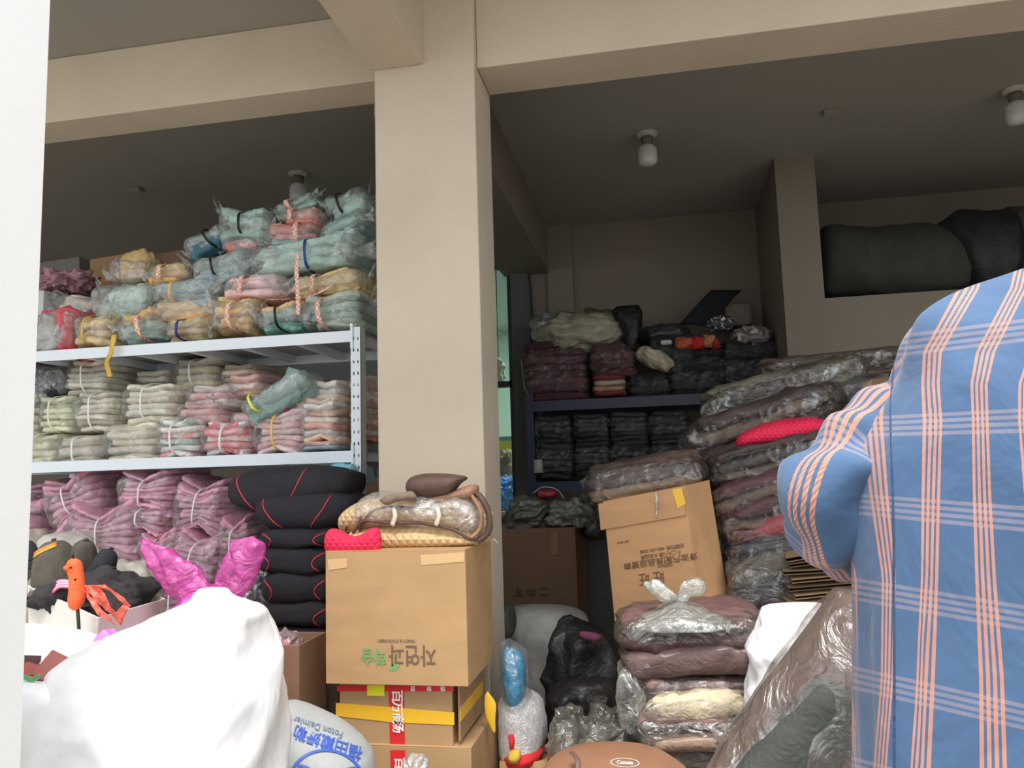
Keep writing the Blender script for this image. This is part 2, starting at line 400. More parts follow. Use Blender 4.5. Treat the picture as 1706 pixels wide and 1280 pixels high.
# wall with the ledge opening
ax0, ax1 = at(1292, 300, YP)[0], at(1359, 300, YP)[0]
lz = at(1376, 497, YP)[2]
box('wall_niche', ax0, ax1, YP, YP+0.14, 0, CZ, innerm, **S)
box('wall_niche', ax1, 5.2, YP, YP+0.14, 0, lz, innerm, **S)
box('wall_niche_side', ax0+0.0, ax0+0.12, YP+0.14, YB, 0, CZ, innerm, **S)
box('ledge', ax1-0.05, 5.2, YP+0.14, YB, lz-0.12, lz, innerm, **S)
box('wall_right', 5.0, 5.2, 1.6, YB, 0, CZ, innerm, **S)
box('wall_left', -8.2, -8, -0.2, YB, 0, CZ, innerm, **S)
jx = at(60, 600, 1.05)[0]
box('wall_front', jx-.45, jx, 0.9, 1.05, 0, 4.2, plaster((246, 245, 242), 1.05, dirt=0.02, bs=.08), **S)
# next room seen through the window
roomm = solid((196, 222, 208), 0.95, 0.8)
box('wall_next_back', -2.6, 2.0, 9.0, 9.1, 0, 2.95, roomm, **S); box('wall_next_left', -2.7, -2.6, YB+0.15, 9, 0, 2.95, roomm, **S); box('wall_next_right', 2.0, 2.1, YB+0.15, 9, 0, 2.95, roomm, **S)
al = bpy.data.lights.new('next_room_lamp', 'AREA'); al.energy = 62; al.size = 1.2; al.color = (0.85, 1.0, 0.92)
alo = bpy.data.objects.new('next_room_lamp', al); COL.objects.link(alo); alo.location = (-0.5, 7.4, 2.85)
wf = solid((52, 52, 50), 0.8, 0.5)
win = empty('window_1', (wx1, YB, wz0), None, None); win['kind'] = 'structure'
ii = inv_of(win)
def wpart(nm, m, *b):
    v, f = boxv(*b); o = mk(nm, v, f, m, win, smooth=False, inv=ii); o['kind'] = 'structure'
zc = at(840, 640, YB)[2]
wpart('frame', wf, wx0, wx1, YB-0.02, YB+0.05, wz1-0.05, wz1); wpart('frame', wf, wx0, wx1, YB-0.02, YB+0.05, zc-0.025, zc+0.02)
wpart('frame', wf, wx1-0.02, wx1+0.015, YB-0.02, YB+0.05, wz0, wz1); wpart('frame', wf, wx0, wx0+0.04, YB-0.02, YB+0.05, wz0, wz1)
wpart('frame', wf, wx0, wx1, YB-0.02, YB+0.05, wz0, wz0+0.04)
wpart('pane', plastic((210, 225, 220), 0.03, 0.05, 2, None, 0.0), wx0+0.04, wx1-0.02, YB+0.01, YB+0.016, zc+0.02, wz1-0.05)
wpart('pane', plastic((210, 225, 220), 0.03, 0.05, 2, None, 0.0), wx0+0.04, wx1-0.02, YB+0.01, YB+0.016, wz0+0.04, zc-0.025)
box('trim_3', wx1+0.015, wx1+0.17, YB-0.07, YB+0.02, 0, at(866, 436, YB)[2], plaster((110, 110, 106), 0.8), bev=0.01, **S)
w_ = MB(); w_.tube(catmull([at(880, 455, YB-0.12), at(884, 480, YB-0.11), at(886, 505, YB-0.11), at(889, 535, YB-0.11)], 4), 0.006, 6)
tag(w_.build('hanging_cable', solid((30, 30, 30)), smooth=True), 'thin black cable hanging down the back wall beside the grey post', 'cable')
# things in the next room
Yn = 7.2
r = empty('display_crate', at(830, 790, Yn), 'yellow crate with a blue lid in the next room behind the window', 'crate')
x0, x1 = at(790, 740, Yn)[0], at(862, 740, Yn)[0]; ii = inv_of(r)
for nm, c, ya, yb in (('lid', (90, 140, 165), 728, 735), ('crate_body', (190, 185, 60), 735, 752), ('base', (110, 92, 60), 752, 1007)):
    v, f = boxv(x0, x1, Yn, Yn+0.5, at(830, yb, Yn)[2], at(830, ya, Yn)[2]); mk(nm, v, f, solid(c, 1.1), r, smooth=False, inv=ii)
bag('tan fuzzy sack behind the window in the next room', (805, 750, 868, 812), Yn-0.4, fabric((130, 125, 100), 1.2, bs=1), 0.4, name='sack', amp=0.05, freq=25)
bag('bright blue plastic bag behind the window in the next room', (808, 795, 862, 850), Yn-0.6, fabric((40, 120, 190), 1.3, 0.4, coat=.4), 0.35, amp=0.05, freq=30)
o = bag('small white ruffled bag hanging on a cord behind the window', (820, 598, 842, 640), 6.3, fabric((190, 195, 185), 1.1), 0.2, amp=0.03, freq=40)
v, f = tube([(0, 0, .15), (0, 0, 2.9-o.location.z)], .004, 6); mk('cord', v, f, solid((60, 60, 60)), o)
ct = empty('counter', (at(830, 850, 6.6)[0]-.3, 6.7, 0), 'low white counter in the next room under the blue bag', 'counter')
zt_ = at(835, 850, 6.6)[2]; box('counter_top', -.8, .75, -.4, .35, zt_-.03, zt_, solid((190, 190, 180), .9), ct); box('counter_body', -.75, .7, -.35, .3, 0.001, zt_-.03, solid((150, 150, 140), .9), ct)
# ------------------------------------------------------------------ ceiling lights
def bulb(px, py, label):
    b = atz(px, py, CZ); r = empty('ceiling_bulb', b, label, 'light', 'bulb lamps on the ceiling')
    def lathe(prof, n=24):
        V = [(rr*math.cos(2*math.pi*j/n), rr*math.sin(2*math.pi*j/n), z) for rr, z in prof for j in range(n)]; return V, gridf(len(prof), n)
    pw = solid((205, 200, 190), 0.85, 0.5)
    v, f = lathe([(0.062, 0), (0.062, -0.012), (0.05, -0.022), (0.036, -0.026)]); mk('mounting_plate', v, f, pw, r)
    v, f = lathe([(0.034, -0.022), (0.036, -0.045), (0.03, -0.06), (0.028, -0.075)]); mk('lamp_holder', v, f, solid((120, 112, 100), 0.8), r)
    m, nt, bb = new_mat('frosted_bulb'); bb.inputs['Base Color'].default_value = rgb((235, 235, 235)); bb.inputs['Roughness'].default_value = 0.25; bb.inputs['Transmission Weight'].default_value = 0.25
    v, f = lathe([(0.028, -0.07), (0.045, -0.085), (0.054, -0.10), (0.055, -0.15), (0.052, -0.175), (0.036, -0.19), (0.008, -0.194)]); mk('bulb', v, f, m, r)
bulb(1077, 222, 'unlit frosted bulb on the ceiling near the navy rack'); bulb(1690, 148, 'unlit frosted bulb on the ceiling above the plaid shirt'); bulb(497, 288, 'unlit frosted bulb above the teal bundles on the white shelf')
def cbox(px, py, label):
    b = atz(px, py, CZ); r = empty('junction_box', b, label, 'ceiling box')
    box('box_body', -0.045, 0.045, -0.03, 0.03, -0.022, -0.0005, solid((150, 145, 138), 0.9), r, 0.004); box('cover', -0.041, 0.041, -0.026, 0.026, -0.026, -0.022, solid((170, 165, 158), 0.9), r, 0.002)
cbox(1385, 184, 'small white ceiling box between the two right bulbs'); cbox(226, 314, 'small box on the dark ceiling above the cardboard box on the white shelf')

# ================================================================== WHITE SHELF
steel = solid((226, 234, 245), 1.05, 0.35)
YS = 3.10
rk = empty('storage_rack', (at(595, 700, YS)[0], YS, 0), 'white perforated steel rack holding the tied garment bundles', 'shelf')
ii = inv_of(rk)
xp1 = at(602, 700, YS)[0]; xp0 = at(585, 700, YS)[0]; ztop = at(592, 545, YS)[2]; xl = at(-190, 700, YS)[0]; DP = 0.56
def post(x0, x1, y, flip):
    # angle post with two rows of slots cut out of its front face
    w = x1-x0; xs = [0, .22, .36, .64, .78, 1]; V = []; F = []; zz = [0.0]; z = 0.03
    while z < ztop-0.03:
        zz += [z, z+0.013]; z += 0.05
    zz.append(ztop); idx = {}
    def vid(i, k):
        if (i, k) not in idx: idx[(i, k)] = len(V); V.append((x0+xs[i]*w, y, zz[k]))
        return idx[(i, k)]
    for k in range(len(zz)-1):
        for i in range(5):
            if i in (1, 3) and k % 2 == 1: continue
            F.append((vid(i, k), vid(i+1, k), vid(i+1, k+1), vid(i, k+1)))
    xe = x1 if not flip else x0; k = len(V); s = 0.055 if y < YS+0.2 else -0.055
    V.extend([(xe, y, 0), (xe, y+s, 0), (xe, y+s, ztop), (xe, y, ztop)]); F.append((k, k+1, k+2, k+3))
    o = mk('upright', V, F, steel, rk, smooth=False, inv=ii); md = o.modifiers.new('t', 'SOLIDIFY'); md.thickness = 0.0025
for (a, b, fl) in ((xp0, xp1, False), (xl, xl+xp1-xp0, True)):
    post(a, b, YS, fl); post(a, b, YS+DP, fl)
decks = []
for k, (py, hh) in enumerate(((561, 0.049), (761, 0.049), (1075, 0.049))):
    zc = at(575, py, YS)[2]; decks.append(zc+hh/2)
    m = MB()
    m.box(xl+0.03, xp0+0.004, YS-0.004, YS+0.002, zc-hh/2, zc+hh/2); m.box(xl+0.03, xp0+0.004, YS+0.002, YS+0.03, zc+hh/2-0.004, zc+hh/2)
    v, f = m.v, m.f; mk('beam', v, f, steel, rk, smooth=False, inv=ii)
    v, f = boxv(xl+0.03, xp0+0.004, YS+DP-0.03, YS+DP, zc-hh/2, zc+hh/2); mk('beam', v, f, steel, rk, smooth=False, inv=ii)
    v, f = boxv(xp0+0.01, xp0+0.03, YS+0.01, YS+DP-0.01, zc-hh/2+0.003, zc+hh/2-0.005); mk('end_beam', v, f, steel, rk, smooth=False, inv=ii)
    v, f = boxv(xl+0.03, xp1-0.004, YS+0.004, YS+DP-0.004, zc+hh/2-0.006, zc+hh/2-0.002); mk('deck', v, f, solid((170, 172, 172), 0.9, 0.5), rk, smooth=False, inv=ii)
    nx = 9
    for q in range(1, nx):
        x = xl+(xp0-xl)*q/nx; v, f = boxv(x-0.015, x+0.015, YS+0.03, YS+DP-0.03, zc-hh/2+0.008, zc+hh/2-0.006); mk('deck_rib', v, f, steel, rk, smooth=False, inv=ii)
    for q in (-0.009, 0.009):   # claw connector plate on the post
        v, f = boxv(xp0+0.001, xp0+0.012, YS-0.007, YS-0.003, zc-0.055, zc+0.055)
    mk('connector', v, f, steel, rk, smooth=False, inv=ii)

rk2 = empty('storage_rack', (at(560, 700, YS)[0], YS+0.68, 0), 'second steel rack standing behind the white one in the dark', 'shelf')
i2 = inv_of(rk2)
for x in (xl, xp0-0.02):
    for y in (YS+0.62, YS+1.20):
        v, f = boxv(x, x+0.045, y, y+0.045, 0, ztop); mk('upright', v, f, steel, rk2, smooth=False, inv=i2)
for z in decks:
    v, f = boxv(xl, xp0+0.02, YS+0.63, YS+1.24, z-0.04, z-0.003); mk('deck', v, f, steel, rk2, smooth=False, inv=i2)
TEAL, OR, PK, CORAL = (140, 168, 158), (205, 165, 105), (222, 150, 150), (235, 128, 118)
BL = (22, 22, 26)
G1 = 'tied bundles of pastel garments on the top shelf'
ys = YS+0.24
top = [
 ('red cloth in a cloudy bag at the jamb end of the top shelf', (102, 524, 168, 590), -.02, [(200, 70, 80)], 2, None, 0),
 ('yellow fringed bundle with a long yellow ribbon hanging down', (161, 530, 230, 588), .0, [(205, 175, 125), (215, 180, 120)], 4, (200, 160, 60), 0),
 ('small teal and orange bundle with gingham tie beside the yellow fringed one', (229, 530, 310, 580), .0, [TEAL, (150, 175, 165), OR], 3, 'gingham', 12),
 ('orange bundle with a navy tie on the beam', (305, 538, 388, 577), .0, [(222, 165, 115), OR], 3, (40, 40, 110), 2),
 ('orange and yellow ruffled bundle with gingham tie right of the navy-tied orange one', (380, 505, 458, 566), .0, [(215, 165, 100), (220, 175, 70), OR], 4, 'gingham', -4),
 ('teal bundle with orange edge and black tie resting on the beam', (455, 516, 535, 561), .0, [(120, 190, 165), TEAL, (225, 165, 110)], 3, BL, 6),
 ('pale teal bundle with gingham tie at the post end of the beam', (522, 500, 632, 561), .0, [(165, 175, 160), TEAL, (150, 185, 168)], 4, 'gingham', 3),
 ('fat teal bundle above the yellow fringed one', (184, 482, 292, 542), .05, [TEAL, (155, 178, 168)], 2, None, 0),
 ('round grey-blue bundle knotted with orange ribbon', (282, 474, 400, 518), .03, [(135, 155, 158), (130, 150, 155)], 2, (210, 165, 100), 0),
 ('wide orange bundle under the grey-blue one', (278, 508, 402, 545), .03, [(215, 170, 110), (205, 160, 110)], 2, None, 0),
 ('pink bundle with gingham ties in the middle of the pile', (396, 466, 504, 510), .05, [(228, 148, 150), (232, 165, 165)], 3, 'gingham', 0),
 ('orange bundle with gingham bow under the blue-tied teal one', (500, 464, 632, 505), .06, [(215, 172, 110), (205, 165, 115)], 3, 'gingham', 4),
 ('pale pink limp bundle left of the fat teal one', (122, 500, 192, 540), .12, [(205, 160, 160), (190, 170, 150)], 2, None, -14),
 ('yellow cloth in a half-empty bag beside the cardboard box', (208, 440, 285, 486), .12, [(205, 170, 110)], 1, None, -4),
 ('flat orange bundle with gingham tie in front of the cardboard box', (276, 450, 352, 486), .08, [(215, 165, 95), (205, 150, 95)], 3, 'gingham', 0),
 ('grey-teal bundle with slanting black tie', (345, 432, 452, 482), .08, [(135, 160, 155), (145, 165, 160)], 2, BL, 8),
 ('large teal bundle with bright blue tie', (432, 408, 630, 470), .08, [(150, 182, 168), (145, 175, 165), (150, 180, 170)], 3, (30, 60, 130), 5),
 ('dark patterned teal bundle leaning at the left shoulder of the pile', (332, 394, 404, 436), .10, [(50, 95, 110), (125, 155, 150)], 2, BL, 28),
 ('coral bundle peeping out between teal ones', (388, 404, 460, 436), .12, [(232, 130, 122), (205, 140, 135)], 2, None, -6),
 ('teal bundle with black tie near the top of the pile', (386, 362, 478, 414), .10, [(138, 165, 158), (140, 168, 160)], 3, BL, -4),
 ('coral pink bundle over teal with gingham tie', (460, 382, 552, 426), .09, [(140, 165, 158), (232, 130, 125), (238, 140, 130)], 3, 'gingham', 4),
 ('bright coral striped bundle with gingham tie near the top', (486, 360, 554, 388), .10, [(240, 130, 118), (240, 140, 125)], 2, 'gingham', -4),
 ('slanted blue-green bundle near the column', (550, 372, 634, 412), .10, [(125, 160, 158), (145, 175, 170)], 3, None, 24),
 ('small teal bundle crowning the pile', (470, 345, 552, 366), .14, [(125, 165, 150)], 2, 'gingham', 14),
 ('topmost teal bundle with black knot by the column', (555, 330, 634, 376), .14, [(145, 172, 162), (130, 180, 165)], 2, BL, 10),
]
for i, (lab, b, dy, cs, n, tc, ti) in enumerate(top):
    cs = [tuple(.8*v+.2*(sum(c)/3) for v in c) for c in cs]
    bundle(lab, b, ys+dy, cs[0], n=n, cols=cs, tie=('gingham' if tc == 'gingham' else tc is not None), tiecol=(235, 125, 110) if tc == 'gingham' else tc, tilt=ti, group=G1, flap=2, depth=0.40 if dy < .09 else .34, wrap=0.2, pinch=0.72 if tc is not None else 0.95, rag=0.5, amp=1.7, gain=1.6,
           x0=random.uniform(-.15, .15), coat=0.1, spots=((70, 110, 120), 30, .68) if i in (17, 22) else None)
for o in [o for o in bpy.data.objects if o.name.startswith('tie_band')]:
    pass
# make gingham ties (tie flag carries the colour)
rbn = []
def ribbon(name, pts, w, mat, parent=None, label=None, cat=None):
    P = catmull(pts, 6); V = []
    for i, p in enumerate(P):
        V += [p+np.array([-w/2, 0, 0]), p+np.array([w/2, 0.003*math.sin(i), 0])]
    F = [(2*i, 2*i+1, 2*i+3, 2*i+2) for i in range(len(P)-1)]
    o = mk(name, V, F, mat, parent, inv=inv_of(parent) if parent else None); md = o.modifiers.new('t', 'SOLIDIFY'); md.thickness = 0.002; return o
def find(lbl):
    return next(o for o in bpy.data.objects if o.get('label') == lbl)
yr = find('yellow fringed bundle with a long yellow ribbon hanging down')
ribbon('ribbon_tail', [at(190, 558, YS-0.03), at(186, 585, YS-0.035), at(178, 605, YS-0.035), at(184, 628, YS-0.035)], 0.024, fabric((200, 165, 80), 1.3), yr)
pr = find('pink bundle with gingham ties in the middle of the pile')
ribbon('ribbon_tail', [at(445, 500, YS), at(480, 498, YS-0.01), at(520, 492, YS), at(556, 474, YS+0.03)], 0.02, gingham((235, 125, 110)), pr)
ribbon('ribbon_tail', [at(497, 422, YS+0.02), at(494, 450, YS+0.0), at(496, 480, YS-0.01), at(497, 525, YS-0.02)], 0.02, gingham((235, 125, 110)), pr)
bag('cloudy grey plastic bag slumped at the jamb end of the top shelf', (70, 515, 148, 602), YS+0.16, fabric((165, 165, 162), 1.1, .35, coat=.3), .3, amp=.03, freq=24)
bag('dull grey bag tucked behind the red cloth', (76, 484, 132, 530), YS+.36, fabric((140, 142, 135), 1.1, .4), .3, amp=.03)
bag('pink frilly knitted cloth heaped at the jamb end of the top shelf', (58, 452, 155, 496), YS+.42, fabric((196, 150, 160), 1.0, bs=1.5, sc=30), .3, name='knitted_cloth', cat='cloth', amp=.05, freq=40)
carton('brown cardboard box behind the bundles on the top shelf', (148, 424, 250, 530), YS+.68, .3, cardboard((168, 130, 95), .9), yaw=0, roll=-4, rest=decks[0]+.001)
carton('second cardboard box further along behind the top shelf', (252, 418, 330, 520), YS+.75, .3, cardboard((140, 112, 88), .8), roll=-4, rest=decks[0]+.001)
carton('white carton standing against the front wall on the top shelf', (40, 485, 73, 592), YS+.2, .3, cardboard((205, 205, 205), 1.0), rest=decks[0]+.001)
carton('pale grey carton at the far end behind the pink frilly cloth', (62, 432, 140, 520), YS+.85, .3, cardboard((130, 126, 120), .8), roll=-3, rest=decks[0]+.001)

# middle tier
CR = (192, 184, 168); CR2 = (184, 177, 162)
G2 = 'tied stacks of cream garments'; WT = (230, 230, 225)
mid = [
 ('cream stack at the jamb end, upper row of the middle shelf', (48, 684, 108, 732), 0.02, 4, [(185, 180, 160)], WT),
 ('cream stack at the jamb end, bottom row of the middle shelf', (44, 726, 84, 782), 0.0, 4, [(190, 186, 168)], None),
 ('cream bundle, second in the bottom row from the jamb', (76, 724, 142, 778), 0.0, 4, [(190, 186, 162)], WT),
 ('fat cream bundle, third in the bottom row from the jamb', (132, 728, 210, 776), -.02, 3, [CR, CR2], WT),
 ('cream stack, fourth in the bottom row, under the tallest cream pile', (204, 706, 302, 770), 0.0, 5, [CR, CR2], None),
 ('greenish cream stack in the middle row beside the jamb stack', (104, 664, 166, 724), .03, 6, [(184, 184, 162)], (222, 222, 180)),
 ('cream stack in the middle row under the hanging yellow ribbon', (160, 658, 234, 722), .02, 7, [CR, CR2], WT),
 ('tall square cream stack with a string round it', (236, 644, 330, 708), .0, 6, [CR, (205, 196, 178)], WT),
 ('cream stack close under the top shelf behind the yellow ribbon', (142, 606, 228, 664), .12, 6, [CR2, CR], WT),
 ('small grey-cream stack under the shelf ribs', (258, 622, 322, 652), .25, 3, [(165, 160, 145)], None),
 ('cream stack high under the shelf ribs with white string', (318, 604, 396, 652), .2, 4, [(190, 178, 155), CR2], WT),
 ('cream stack high under the shelf ribs beside the teal bag', (392, 612, 458, 652), .22, 4, [(185, 172, 150)], None),
]
for lab, b, dy, n, cs, tc in mid:
    bundle(lab, b, YS+0.24+dy, cs[0], n=n, cols=cs, tie=tc is not None, tiecol=tc or WT, group=G2, depth=.4, wrap=0.08, pinch=.86, rag=.22, gain=1.45, tiew=.008, coat=.05)
G3 = 'bundles of pink and white garments'
SP = ((235, 205, 195), 22, .5); SP2 = ((240, 120, 125), 22, .52)
pm = [
 ('pink printed bundle with white string, first of the bottom pink row', (290, 700, 368, 766), 0, 6, [(232, 130, 130), (225, 200, 190), (150, 165, 160)], WT, SP),
 ('pink and white bundle with white string, second of the bottom pink row', (366, 704, 450, 762), 0, 5, [(225, 200, 190), (235, 150, 150)], WT, SP2),
 ('solid light pink bundle fanned out by a yellow tie', (446, 686, 536, 758), 0, 7, [(235, 160, 160), (238, 172, 172)], (235, 180, 90), None),
 ('pink and cream folded stack right against the shelf post', (524, 662, 592, 742), 0, 7, [(235, 165, 150), (230, 205, 190)], None, None),
 ('flat pink and blue packet lying by the foot of the post', (524, 736, 592, 752), 0, 2, [(150, 170, 180), (235, 150, 140)], None, None),
 ('pink and cream stack seen between the shelf post and the column', (606, 664, 634, 736), .08, 8, [(238, 140, 125), (230, 205, 180)], None, None),
 ('pale cloth over the pink stack behind the post', (600, 630, 636, 664), .12, 3, [(190, 170, 165), (225, 150, 145)], None, None),
 ('pale pink limp garments under the top shelf beside the post', (538, 640, 596, 676), .06, 3, [(205, 175, 170)], None, None),
 ('pink printed bundle with blue patches leaning on the cream stack', (340, 646, 420, 682), .04, 3, [(225, 190, 185), (232, 150, 150)], None, ((70, 110, 140), 20, .66)),
 ('mauve-pink packet under the printed bundle', (326, 672, 404, 708), .02, 3, [(215, 165, 165), (195, 150, 150)], None, None),
 ('pink bundle behind the teal bag', (408, 630, 470, 668), .14, 3, [(220, 160, 150)], None, None),
 ('dull pink bag crossed by a red cord', (470, 656, 552, 706), .03, 2, [(205, 160, 165)], (205, 30, 60), None),
 ('pale pink packet bridging the gap above the light pink bundle', (410, 688, 480, 716), .05, 2, [(215, 170, 175)], None, None),
]
for lab, b, dy, n, cs, tc, sp in pm:
    bundle(lab, b, YS+0.24+dy, cs[0], n=n, cols=cs, tie=tc is not None, tiecol=tc or WT, group=G3, depth=.4, wrap=0.09, pinch=.74, rag=.3, gain=1.6, tiew=.009, coat=.1, spots=sp, fan=.15 if 'fanned' in lab else 0)
bundle('translucent teal bag tilted up with yellow cords at its ends', (406, 638, 536, 674), YS+.10, (150, 180, 172), n=1, tie=True, tiecol=(215, 215, 80), tilt=24, depth=.2, pinch=.8, wrap=.2, group=None, name='garment_bag', cat='bag', gain=1.2, x0=-.3, amp=2)
bundle('dark navy garments in a clear bag at the jamb end of the middle shelf', (62, 610, 148, 660), YS+.3, (62, 64, 78), n=2, tilt=-12, wrap=.16, gain=1.1, pinch=1, name='garment_bag', cat='bag', amp=2)
bag('crumpled clear bag of cream cloth at the jamb end of the middle shelf', (52, 640, 112, 692), YS+.26, plastic(milk=.35, streak=.5), .34, amp=.03, freq=26)
bag('cream cloth inside the crumpled clear bag', (58, 648, 106, 690), YS+.26, fabric((175, 172, 158), 1.1), .28, name='folded_cloth', cat='cloth', amp=.02)

# bottom tier: mauve
MV = (190, 140, 158); MV2 = (200, 148, 166); MV3 = (178, 128, 146)
G4 = 'tied bundles of mauve pink garments in plastic'
mv = [
 ('mauve bundle with radiating pleats, second from the jamb on top', (112, 790, 212, 872), .05, 9, MV, .35, 18),
 ('flat mauve bundle at the jamb end close under the shelf', (40, 806, 132, 836), .15, 4, MV3, 0, 0),
 ('slumped mauve bundle at the jamb end', (42, 826, 116, 888), .02, 3, MV3, 0, -12),
 ('tall mauve stack with white string under the shelf beam', (230, 786, 332, 856), .02, 9, MV2, .1, 0),
 ('lower mauve stack fanned out under the tall one', (236, 838, 318, 882), .0, 6, MV2, .3, -8),
 ('mauve pleated bundle next to the black cushions on top', (320, 800, 412, 888), .0, 10, MV, .2, -6),
 ('wide mauve bundle with horizontal pleats and white tie in the centre', (146, 844, 278, 930), -.03, 9, MV, .4, 4),
 ('mauve bundle behind the magenta bag, left of two', (268, 882, 340, 950), -.02, 7, MV2, .3, 8),
 ('mauve bundle behind the magenta bag, right of two', (318, 884, 406, 960), -.02, 7, MV, .3, -10),
 ('mauve bundle standing against the black cushions', (396, 856, 458, 950), .0, 9, MV3, .2, 0),
 ('mauve bundle low behind the white sack beside the black cushions', (390, 930, 456, 1010), .0, 7, MV3, .2, 0),
 ('mauve bundle hidden low behind the magenta bag', (270, 950, 392, 1040), .02, 7, MV3, .2, 0),
]
for lab, b, dy, n, c, fan, ti in mv:
    bundle(lab, b, YS+.22+dy, c, n=n, tie='under' not in lab or 'tall' in lab, tiecol=WT, group=G4, depth=.42, wrap=.12, pinch=.62, fan=fan, rag=.3, gain=1.5, tilt=ti, tiew=.007, coat=.35, amp=1.5)
bag('clear plastic bags crumpled between the magenta bag and black cushions', (398, 942, 462, 1040), YS-.15, plastic((170, 170, 178), milk=.4, streak=.5), .25, amp=.04, freq=30)
bag('off-white cloth slumped behind the box of caps', (176, 926, 275, 1010), YS+.02, fabric((205, 198, 186), 1.2), .3, name='cloth', cat='cloth', amp=.03, freq=18)
bag('cream cloth under the mauve bundles at the jamb end', (36, 880, 90, 930), YS+.1, fabric((205, 198, 185), 1.2), .35, name='cloth', cat='cloth', amp=.02)
bag('off-white cloth under the wide mauve bundle', (80, 884, 170, 930), YS+.0, fabric((205, 198, 190), 1.2), .35, name='cloth', cat='cloth', amp=.015, freq=14)
bag('lowest off-white cloth heap on the bottom deck', (40, 925, 270, 1068), YS+.2, fabric((185, 178, 168), 1.1), .4, name='cloth', cat='cloth', amp=.02, freq=14)
# black cushions with red piping
G5 = 'black cushions with red piping stacked beside the mauve bundles'
cu = [('topmost, bulging out to one side', (402, 774, 556, 858), .02), ('second from the top', (446, 818, 596, 884), 0), ('third from the top', (450, 878, 590, 912), 0), ('fourth from the top', (450, 908, 586, 954), 0),
      ('fifth from the top', (456, 950, 586, 1000), 0), ('sixth from the top', (452, 996, 586, 1040), 0), ('seventh, lowest in view', (454, 1036, 586, 1072), 0), ('eighth, hidden behind the big carton', (456, 1070, 586, 1110), 0), ('ninth, on the floor of the rack', (456, 1108, 586, 1150), 0)]
blk = fabric((46, 44, 50), 1.0, .9, var=.1, bs=.35, sc=18)
for i, (lab, b, dy) in enumerate(cu):
    Y = 2.93+dy; cx, cy = (b[0]+b[2])/2, (b[1]+b[3])/2; s = mpp(cx, cy, Y); w, h = (b[2]-b[0])*s, (b[3]-b[1])*s*1.06
    r = empty('seat_cushion', at(cx, b[3], Y), 'black cushion with red piping, '+lab, 'cushion', G5)
    if i < 2:
        rws = [[(402, 810, 404, 824, .5), (414, 792, 414, 842, .9), (440, 779, 442, 856), (480, 774, 480, 858), (520, 774, 518, 850), (560, 778, 558, 836), (594, 786, 590, 824, .7)], [(446, 836, 448, 848, .5), (458, 824, 460, 872, .9), (485, 816, 485, 884), (530, 812, 530, 884), (570, 814, 570, 878), (600, 826, 598, 862, .7)]][i]
        P, F, _ = loft(rws, Y, .34, n=40, amp=.006, freq=12, e=.7); P = P-np.array(r.location)
    else: P, F = lump(w, .36, h*1.08, i*3+2, nu=56, nv=24, ev=.6, eh=.35, amp=.014, freq=14, ridged=True)
    mk('cushion_body', P, F, blk, r)
    rp = solid((225, 60, 80), 1.2, .5)
    for sx in (-1, 1):
        pts = []
        for t in np.linspace(0, 1, 12):
            x = sx*w*(.16+.22*math.sin(t*1.5)); z = h*(.12+.72*t if i < 2 else .2+.6*t)
            if i >= 2: x = sx*w*(.40-.10*math.sin(t*3.1)+.02*i*t-.06)
            pts.append((x, 0, z))
        bv = BVHTree.FromPolygons([Vector(p) for p in P], F); q = []
        for p in pts:
            hh = bv.ray_cast(Vector((p[0], -1, p[2])), Vector((0, 1, 0)))
            if hh[0]: q.append(hh[0]+Vector((0, -.0015, 0)))
        if len(q) > 3: v, f = tube(q, .0022, 6); mk('piping', v, f, rp, r)
b0 = bundle('light blue and orange quilted bag behind the shelf post', (556, 776, 622, 834), YS+.1, (120, 175, 195), n=2, cols=[(215, 130, 80), (120, 180, 205)], wrap=.1, pinch=1, name='quilted_bag', cat='bag', tilt=6, amp=1.5)
bag('grey cloth squeezed between the post and column', (600, 740, 634, 800), YS+.25, fabric((110, 108, 105), 1), .3, name='cloth', cat='cloth', amp=.02)

# ================================================================== LEFT FOREGROUND
def fl(px, py, Y, z=0.001):
    p = at(px, py, Y); return np.array([p[0], p[1], z])
def wallbox(label, edges, mat, name='cardboard_box', th=0.005, group=None, closed_top=False, cat='box', zb=None):
    """edges: (top, bottom) world points of the upright corners, in order; adds the last one to close a parallelogram."""
    E = [(np.array(a, float), np.array(b, float)) for a, b in edges]
    if len(E) == 3: E.append((E[0][0]+E[2][0]-E[1][0], E[0][1]+E[2][1]-E[1][1]))
    base = sum(e[1] for e in E)/4; r = empty(name, base, label, cat, group); ii = inv_of(r)
    cen = sum(e[0]+e[1] for e in E)/8; out = []
    for i in range(4):
        (t0, b0), (t1, b1) = E[i], E[(i+1) % 4]
        n = np.cross(t1-t0, b0-t0); n /= np.linalg.norm(n)
        if n @ ((t0+b1)/2-cen) > 0: n = -n
        q = n*th; k = 0.0012*(t1-t0)/np.linalg.norm(t1-t0)
        v, f = hx([b0+k, b1-k, b1-k+q, b0+k+q, t0+k, t1-k, t1-k+q, t0+k+q]); mk('panel', v, f, mat, r, smooth=False, inv=ii); out.append((t0, t1, b0, b1, -n))
    b = [e[1] for e in E]; u = np.array([0, 0, th]); v, f = hx([b[0], b[1], b[2], b[3], b[0]+u, b[1]+u, b[2]+u, b[3]+u]); mk('bottom_panel', v, f, mat, r, smooth=False, inv=ii)
    if closed_top:
        t = [e[0] for e in E]; m0 = (t[0]+t[3])/2; m1 = (t[1]+t[2])/2
        for p in ((t[0], t[1], m1, m0), (m0, m1, t[2], t[3])):
            v, f = hx([*p, *[q+u for q in p]]); mk('flap', v, f, mat, r, smooth=False, inv=ii)
    return r, out
white_card = cardboard((222, 216, 208), 1.15); brown_card = cardboard((190, 150, 105), 1.25)
